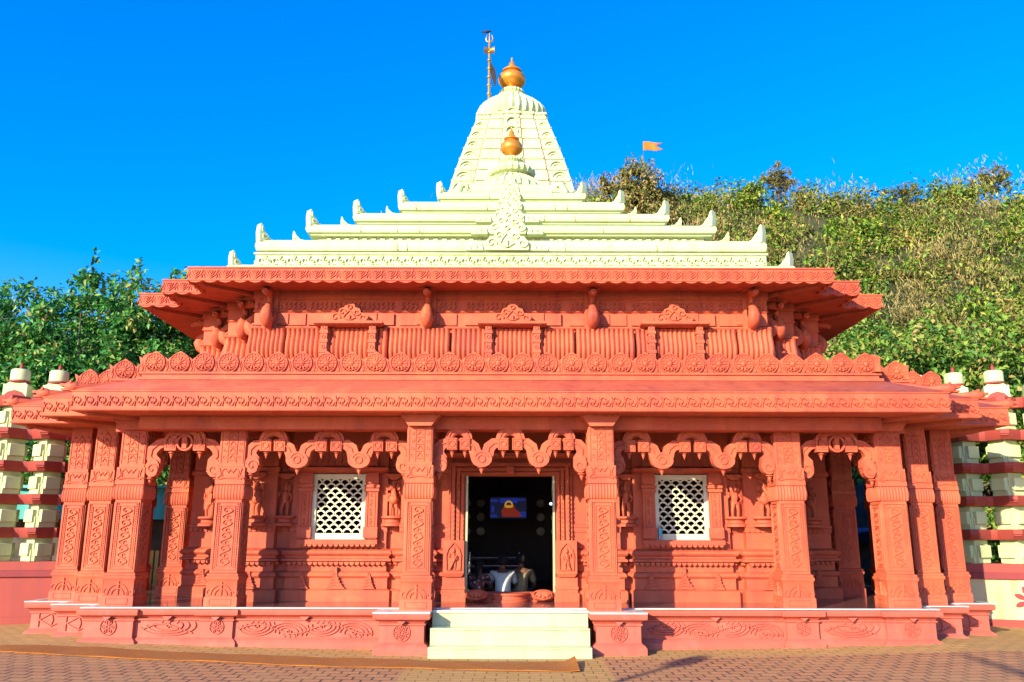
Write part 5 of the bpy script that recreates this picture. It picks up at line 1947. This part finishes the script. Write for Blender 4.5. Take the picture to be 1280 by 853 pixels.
# ------------------------------------------------------------------ hillside
rng = np.random.default_rng(11)
def ridge_z(x):
    return np.interp(x, [-80, -40, -27, -16, -10, -4, 3, 10, 20, 30, 50, 90], [5, 7, 9.0, 11.5, 14.5, 17.2, 19.0, 20.2, 19.4, 18.4, 18.2, 15])
def hill_z(x, y):
    x = np.asarray(x, float); y = np.asarray(y, float)
    t = np.clip((y - 27.5) / (44 - 27.5), 0, 1)
    back = np.clip((y - 46) / 40, 0, 1)
    rz = ridge_z(x)
    z = rz * (t ** .9) * (1 - back ** 1.5 * .9)
    z = z + (np.sin(x * .5 + y * .3) * .5 + np.sin(x * .23 - y * .41 + 1) * .6) * t
    return np.where(t <= 0, -.4, z)
hx = np.concatenate([np.linspace(-90, -40, 12), np.linspace(-38, 50, 70), np.linspace(53, 100, 12)])
hy = np.concatenate([np.linspace(27, 48, 30), np.linspace(50, 90, 12)])
XX, YY = np.meshgrid(hx, hy)
ZZ = hill_z(XX, YY)
mb = MB()
nx = len(hx)
mb.v = [tuple(p) for p in np.stack([XX.ravel(), YY.ravel(), ZZ.ravel()], 1)]
mb.f = [(j * nx + i, j * nx + i + 1, (j + 1) * nx + i + 1, (j + 1) * nx + i) for j in range(len(hy) - 1) for i in range(nx - 1)]
hill = mb.build('hillside', 'earth', None)
tag(hill, kind='structure')

def leaf_arrays(C, D, U, L, W, fold=.25):
    """C centres (n,3), D leaf axis, U leaf up; rhombic folded leaves"""
    D = D / (np.linalg.norm(D, axis=1, keepdims=True) + 1e-9)
    S = np.cross(D, U); S /= (np.linalg.norm(S, axis=1, keepdims=True) + 1e-9)
    Nn = np.cross(S, D)
    L = L[:, None]; W = W[:, None]
    a = C - D * L * .5
    b = C + S * W * .5 + Nn * W * fold - D * L * .08
    c = C + D * L * .5 - Nn * L * .10
    d = C - S * W * .5 + Nn * W * fold - D * L * .08
    V = np.stack([a, b, c, d], 1).reshape(-1, 3)
    n = len(C)
    k = np.arange(n)[:, None] * 4
    F = np.concatenate([k + np.array([[0, 1, 2]]), k + np.array([[0, 2, 3]])], 1).reshape(-1, 3)
    return V, F

def fast_mesh(name, V, F, mats, mi=None):
    me = bpy.data.meshes.new(name)
    V = np.ascontiguousarray(V, np.float32); F = np.ascontiguousarray(F, np.int32)
    me.vertices.add(len(V)); me.vertices.foreach_set('co', V.ravel())
    me.loops.add(F.size); me.loops.foreach_set('vertex_index', F.ravel())
    me.polygons.add(len(F))
    me.polygons.foreach_set('loop_start', np.arange(0, F.size, 3, dtype=np.int32))
    me.polygons.foreach_set('loop_total', np.full(len(F), 3, np.int32))
    for m in mats: me.materials.append(M[m])
    if mi is not None:
        me.polygons.foreach_set('material_index', np.ascontiguousarray(mi, np.int32))
    me.update(); me.validate()
    return me

def rand_dirs(n):
    v = rng.normal(size=(n, 3)); return v / np.linalg.norm(v, axis=1, keepdims=True)

def clump_leaves(centers, radii, per, L0, W0, droop=.2, flat=.75):
    """leaves through the outer shell of leaf clumps"""
    n = len(centers) * per
    idx = np.repeat(np.arange(len(centers)), per)
    d = rand_dirs(n)
    rr = radii[idx] * (rng.random(n) ** .45) * rng.uniform(.75, 1.12, n)
    off = d * rr[:, None]; off[:, 2] *= flat
    C = centers[idx] + off
    ax = d * .7 + rand_dirs(n) * .8; ax[:, 2] -= droop
    up = d * .5 + rand_dirs(n) * .5; up[:, 2] += .5
    L = L0 * rng.uniform(.6, 1.25, n); W = W0 * rng.uniform(.7, 1.2, n)
    return leaf_arrays(C, ax, up, L, W)

def tree_mesh(h, rx, ry, crown0, nclump, per, leaf, L0, W0, seed, clump_r=.55, sprigs=10, trunk_r=.16, boxy=2.0):
    global rng
    rng = np.random.default_rng(seed)
    cz = (h + crown0) / 2; rz = (h - crown0) / 2
    d = rand_dirs(nclump)
    d = d / (np.abs(d) ** boxy).sum(1, keepdims=True) ** (1 / boxy)
    r = rng.random(nclump) ** .40
    lump = 1 + .12 * np.sin(d[:, 0] * 4 + seed) + .14 * np.sin(d[:, 1] * 5 + 2 * seed) + .12 * np.sin(d[:, 2] * 6 + seed)
    C = d * (r * lump)[:, None] * np.array([rx, ry, rz]) + np.array([0, 0, cz])
    C[:, 2] = np.clip(C[:, 2], .3, None)
    R_ = clump_r * rng.uniform(.6, 1.25, nclump)
    V, F = clump_leaves(C, R_, per, L0, W0)
    # sprigs sticking out of the outline
    top = C[np.argsort(-C[:, 2])[:sprigs * 2]]
    top = top[rng.permutation(len(top))[:sprigs]]
    sp = []
    for t in top:
        k = 16
        ax_ = np.array([rng.normal() * .3, rng.normal() * .3, 1.0])
        u = rng.random(k)[:, None]
        sp.append(t + ax_ * (clump_r * (.6 + .7 * u)) + rng.normal(size=(k, 3)) * .07)
    if sp:
        sp = np.concatenate(sp)
        V2, F2 = leaf_arrays(sp, rand_dirs(len(sp)) + np.array([0, 0, .3]), rand_dirs(len(sp)) + np.array([0, 0, .6]), L0 * rng.uniform(.7, 1.2, len(sp)), W0 * rng.uniform(.7, 1.1, len(sp)))
        F = np.concatenate([F, F2 + len(V)]); V = np.concatenate([V, V2])
    crown = fast_mesh('crown', V, F, [leaf])
    tb = MB()
    rr = random.Random(seed)
    zt = crown0 + (h - crown0) * .45
    pts = [(0, 0, -.6), (rr.uniform(-.1, .1), rr.uniform(-.1, .1), crown0 * .6), (rr.uniform(-.25, .25), rr.uniform(-.2, .2), crown0 + .2), (rr.uniform(-.4, .4), rr.uniform(-.3, .3), zt)]
    tb.tube(pts, [trunk_r, trunk_r * .85, trunk_r * .65, trunk_r * .3], 9)
    for c in C[:: max(1, nclump // 22)]:
        s_ = Vector(pts[2]).lerp(Vector(pts[3]), rr.random())
        c = Vector(c)
        m_ = s_.lerp(c, .5) + Vector((rr.uniform(-.2, .2), rr.uniform(-.2, .2), rr.uniform(-.05, .3)))
        tb.tube([s_, m_, c], [trunk_r * .4, trunk_r * .22, .015], 6)
    return crown, tb.mesh('trunk', 'bark')

def place_tree(meshes, loc, rz, s, name, label, group, cat='tree'):
    e = empty(name, loc, rz)
    e.scale = s if isinstance(s, tuple) else (s, s, s)
    tag(e, label, cat, group)
    for nm, me in (('crown', meshes[0]), ('trunk', meshes[1])):
        o = bpy.data.objects.new(nm, me); COL.objects.link(o); o.parent = e
    return e

# dense glossy trees on the left
TL = [tree_mesh(8.6, 2.6, 2.2, 1.0, 200, 175, 'leaf_left', .20, .105, 21, .60, 5, .2, 5.0), tree_mesh(8.2, 2.3, 2.4, .8, 190, 175, 'leaf_left', .19, .10, 22, .60, 5, .2, 5.0)]
for k, (x, y, s, rz, lb) in enumerate((
        (-16.6, 22.2, .90, .3, 'dark glossy leafy tree furthest left behind the compound wall'),
        (-13.9, 21.6, .82, 2.1, 'dark glossy leafy tree above the left compound wall, second from the frame edge'),
        (-11.3, 22.4, .92, 4.0, 'dark glossy leafy tree midway between left frame edge and temple eaves'),
        (-8.9, 23.4, .99, 5.2, 'dark glossy leafy tree touching the left tips of the upper eave'),
        (-7.3, 25.6, 1.06, 1.2, 'dark leafy tree half hidden behind the left end of the upper eave'),
        (-19.2, 24.6, 1.03, 2.2, 'dark leafy tree in the back row at the left frame edge'),
        (-15.6, 25.0, .98, 3.4, 'dark leafy tree in the back row, second from the left frame edge'),
        (-12.7, 24.8, .99, .9, 'dark leafy tree in the back row above the gap between the two left wall caps'),
        (-10.2, 25.4, 1.03, 5.0, 'dark leafy tree in the back row, just left of the upper eave tips'))):
    place_tree(TL[k % 2], (x, y, -.2), rz, s, 'leafy_tree', lb, 'dense trees left of the temple')
# bright broadleaf trees low on the right
TR = [tree_mesh(7.4, 2.7, 2.3, .5, 125, 115, 'leaf_right', .20, .115, 31, .60, 10, .18), tree_mesh(6.6, 2.3, 2.2, .4, 110, 115, 'leaf_right', .19, .11, 32, .58, 10, .18)]
for k, (x, y, s, rz, lb) in enumerate((
        (9.0, 25.6, 1.05, .5, 'bright green leafy tree just right of the upper eave tips'),
        (11.6, 24.4, 1.04, 2.6, 'bright green leafy tree behind the right end of the lower eave'),
        (14.2, 24.8, 1.12, 4.2, 'bright green leafy tree above the right compound wall caps'),
        (16.9, 24.0, 1.10, 5.5, 'bright green leafy tree at the right frame edge above the compound wall'),
        (12.9, 27.6, 1.15, 1.0, 'bright green leafy tree standing higher, behind the row at the right wall'),
        (17.6, 27.4, 1.2, 3.2, 'bright green leafy tree behind the others at the right frame edge'))):
    place_tree(TR[k % 2], (x, y, -.1 if y < 27 else 1.0), rz, s, 'leafy_tree', lb, 'bright trees low on the right')
# trees along the ridge
TG = [tree_mesh(4.6, 2.5, 2.0, .5, 170, 100, 'leaf_brown', .22, .11, 41, .55, 14, .14), tree_mesh(4.2, 1.9, 1.9, 1.2, 60, 60, 'leaf_brown', .22, .11, 42, .42, 16, .12),
      tree_mesh(3.2, 2.3, 2.0, .2, 60, 60, 'leaf_ridge', .30, .16, 43, .55, 10, .12)]
for v, x, y, s, rz, lb in (
        (0, 6.5, 39.5, (1.35, 1.35, 1.82), .4, 'rounded bushy brown-green tree on the ridge below the orange flag'),
        (1, 14.9, 44.0, 1.15, 1.6, 'sparse dark tree on the ridge, left of the three along the skyline'),
        (2, 13.0, 43.5, 1.0, 2.2, 'low olive tree on the ridge beside the sparse dark tree'),
        (2, 10.6, 43.0, 1.0, 5.2, 'low olive tree on the ridge right of the rounded bushy tree'),
        (1, 22.1, 44.5, 1.12, 3.3, 'sparse dark tree on the ridge, middle of the three along the skyline'),
        (1, 27.3, 44.5, 1.30, 5.0, 'sparse dark tree on the ridge nearest the right frame edge'),
        (2, 24.7, 44.2, .85, .2, 'low olive tree on the ridge between the two rightmost sparse trees'),
        (2, 18.2, 44.4, .85, 4.2, 'low olive tree on the ridge between the left and middle sparse trees')):
    place_tree(TG[v], (x, y, float(hill_z(x, y)) - .1), rz, tuple(q * .62 for q in s) if isinstance(s, tuple) else s * .47, 'ridge_tree', lb, 'trees along the ridge')

# fan palm under the flag
pm = empty('palm', (7.9, 37.2, float(hill_z(7.9, 37.2))))
tag(pm, 'small bright green palm on the slope right of the cream roof', 'palm')
rng = np.random.default_rng(5)
Cs, Ds, Us, Ls, Ws = [], [], [], [], []
for k in range(26):
    a = rng.uniform(0, 2 * PI); el = rng.uniform(-.2, 1.2)
    for t in np.linspace(.25, 1.35, 26):
        for s_ in (-1, 1):
            dirv = np.array([math.cos(a) * math.cos(el), math.sin(a) * math.cos(el), math.sin(el)])
            side = np.array([-math.sin(a), math.cos(a), 0]) * s_
            p = dirv * t + np.array([0, 0, 1.5 - .35 * t * t])
            Cs.append(p + side * .16); Ds.append(side + dirv * .8 + np.array([0, 0, -.3])); Us.append([0, 0, 1]); Ls.append(.42); Ws.append(.05)
V, F = leaf_arrays(np.array(Cs), np.array(Ds), np.array(Us, float), np.array(Ls), np.array(Ws), .1)
o = bpy.data.objects.new('crown', fast_mesh('crown', V, F, ['palm'])); COL.objects.link(o); o.parent = pm
MB().tube([(0, 0, -.4), (.05, 0, .7), (0, 0, 1.5)], [.14, .12, .10], 9).build('trunk', 'bark', pm)

# scrub covering the slope: uncounted, one object per kind
def scrub(name, n, yr, xr, leaf, per, L0, W0, r0, seed, keep=None, vertical=False, cover=.0):
    global rng
    rng = np.random.default_rng(seed)
    x = rng.uniform(*xr, n); y = rng.uniform(*yr, n)
    if keep is not None:
        k = keep(x, y, rng.random(n)); x, y = x[k], y[k]
    z = hill_z(x, y)
    R_ = r0 * (.4 + 1.0 * rng.random(len(x)) ** 1.6)
    C = np.stack([x, y, z + R_ * .55], 1)
    if not vertical:
        V, F = clump_leaves(C, R_, per, L0, W0, .1, .85)
    else:
        m = len(C) * per
        idx = np.repeat(np.arange(len(C)), per)
        off = rng.normal(size=(m, 3)) * (R_[idx] * .45)[:, None]
        off[:, 2] = rng.random(m) * R_[idx] * 1.7 - .3
        ax = np.stack([rng.normal(size=m) * .45, rng.normal(size=m) * .45, np.ones(m)], 1)
        V, F = leaf_arrays(C[idx] + off, ax, rand_dirs(m), L0 * rng.uniform(.6, 1.4, m), W0 * rng.uniform(.6, 1.3, m), .15)
    o = bpy.data.objects.new(name, fast_mesh(name, V, F, [leaf])); COL.objects.link(o)
    tag(o, kind='stuff')
    return o
def patch(x, y):
    return np.sin(x * .42 + 1.3) * np.cos(y * .47 + .4) + .6 * np.sin(x * .9 - y * .7)
scrub('green_scrub', 1150, (28.5, 46), (-34, 36), 'leaf_ridge', 150, .25, .14, 1.3, 51, lambda x, y, u: (u < np.clip(.28 + .7 * (patch(x, y) > .15) + .6 * (y > 41) + .35 * (y < 31.5), 0, 1)))
scrub('leafy_scrub', 650, (28.5, 45), (-34, 36), 'leaf_right', 150, .23, .13, 1.3, 52, lambda x, y, u: (u < np.clip(.24 + .55 * (y < 33) + .4 * (patch(x + 7, y - 3) > .55), 0, 1)))
scrub('dry_scrub', 1500, (29.5, 45.5), (-34, 36), 'leaf_dry', 150, .30, .036, 1.25, 53, lambda x, y, u: (u < np.clip(.72 - .62 * (patch(x, y) > .15) - .45 * (y > 41.5), .02, 1)), True)
scrub('browning_scrub', 1150, (28.5, 46), (-34, 36), 'leaf_brown', 130, .21, .095, 1.2, 54, lambda x, y, u: u < .85)

# ------------------------------------------------------------------ orange flag on the hill
fg = empty('hill_flag', (6.95, 41.0, float(hill_z(6.95, 41.0))))
tag(fg, 'swallow-tailed orange flag flying above the ridge', 'flag')
zt = 22.0 - fg.location.z
MB().tube([(0, 0, -.3), (0, 0, zt + .05)], [.012, .008], 8).build('pole', 'bark', fg)
m2 = MB()
nu, nv = 16, 9
for j in range(nv):
    for i in range(nu):
        u, v = i / (nu - 1), j / (nv - 1)
        tail = 1 - .38 * (1 - abs(2 * v - 1)) * max(0, (u - .45) / .55)
        m2.v.append((u * 1.05 * tail, .06 * math.sin(6 * u + v) * u, zt - .50 + .50 * v * (1 - .18 * u) + .03 * u + .035 * math.sin(7 * u)))
for j in range(nv - 1):
    for i in range(nu - 1):
        m2.f.append((j * nu + i, j * nu + i + 1, (j + 1) * nu + i + 1, (j + 1) * nu + i))
fc = m2.build('cloth', 'saffron', fg)
sm = fc.modifiers.new('thick', 'SOLIDIFY'); sm.thickness = .012

# ------------------------------------------------------------------ behind the camera: what casts the streaks of shade on the paving
lp2 = empty('lamp_post', (-5.45, .85, .05))
tag(lp2, 'slim lamp post outside the frame whose shadow streaks the paving right of the mat', 'lamp post')
MB().tube([(0, 0, -.1), (0, 0, 4.35)], [.07, .045], 10).build('pole', 'steel', lp2)
MB().lathe(0, 0, [(.05, 4.3), (.16, 4.36), (.18, 4.55), (.10, 4.68), (.02, 4.72)], 14).build('lamp_head', 'marble_edge', lp2)
bt2 = empty('bare_tree', (-2.5, -2.6, 0))
tag(bt2, 'bare branching tree outside the frame shading the lower right paving', 'tree')
m2 = MB()
m2.tube([(0, 0, -.3), (.05, .2, 2.2), (-.05, .6, 4.2)], [.13, .11, .08], 10)
m2.build('trunk', 'bark', bt2)
m2 = MB()
m2.tube([(-.05, .6, 4.15), (-.1, .8, 5.0), (-.45, 1.2, 5.25), (-.8, 1.6, 5.5)], [.08, .065, .045, .015], 7)
m2.tube([(-.1, .8, 4.9), (.5, .9, 5.6), (1.1, .5, 6.1)], [.055, .04, .012], 7)
m2.tube([(-.1, .8, 5.0), (-.2, .4, 5.9), (-.1, -.2, 6.6)], [.05, .035, .012], 7)
m2.build('branch', 'bark', bt2)
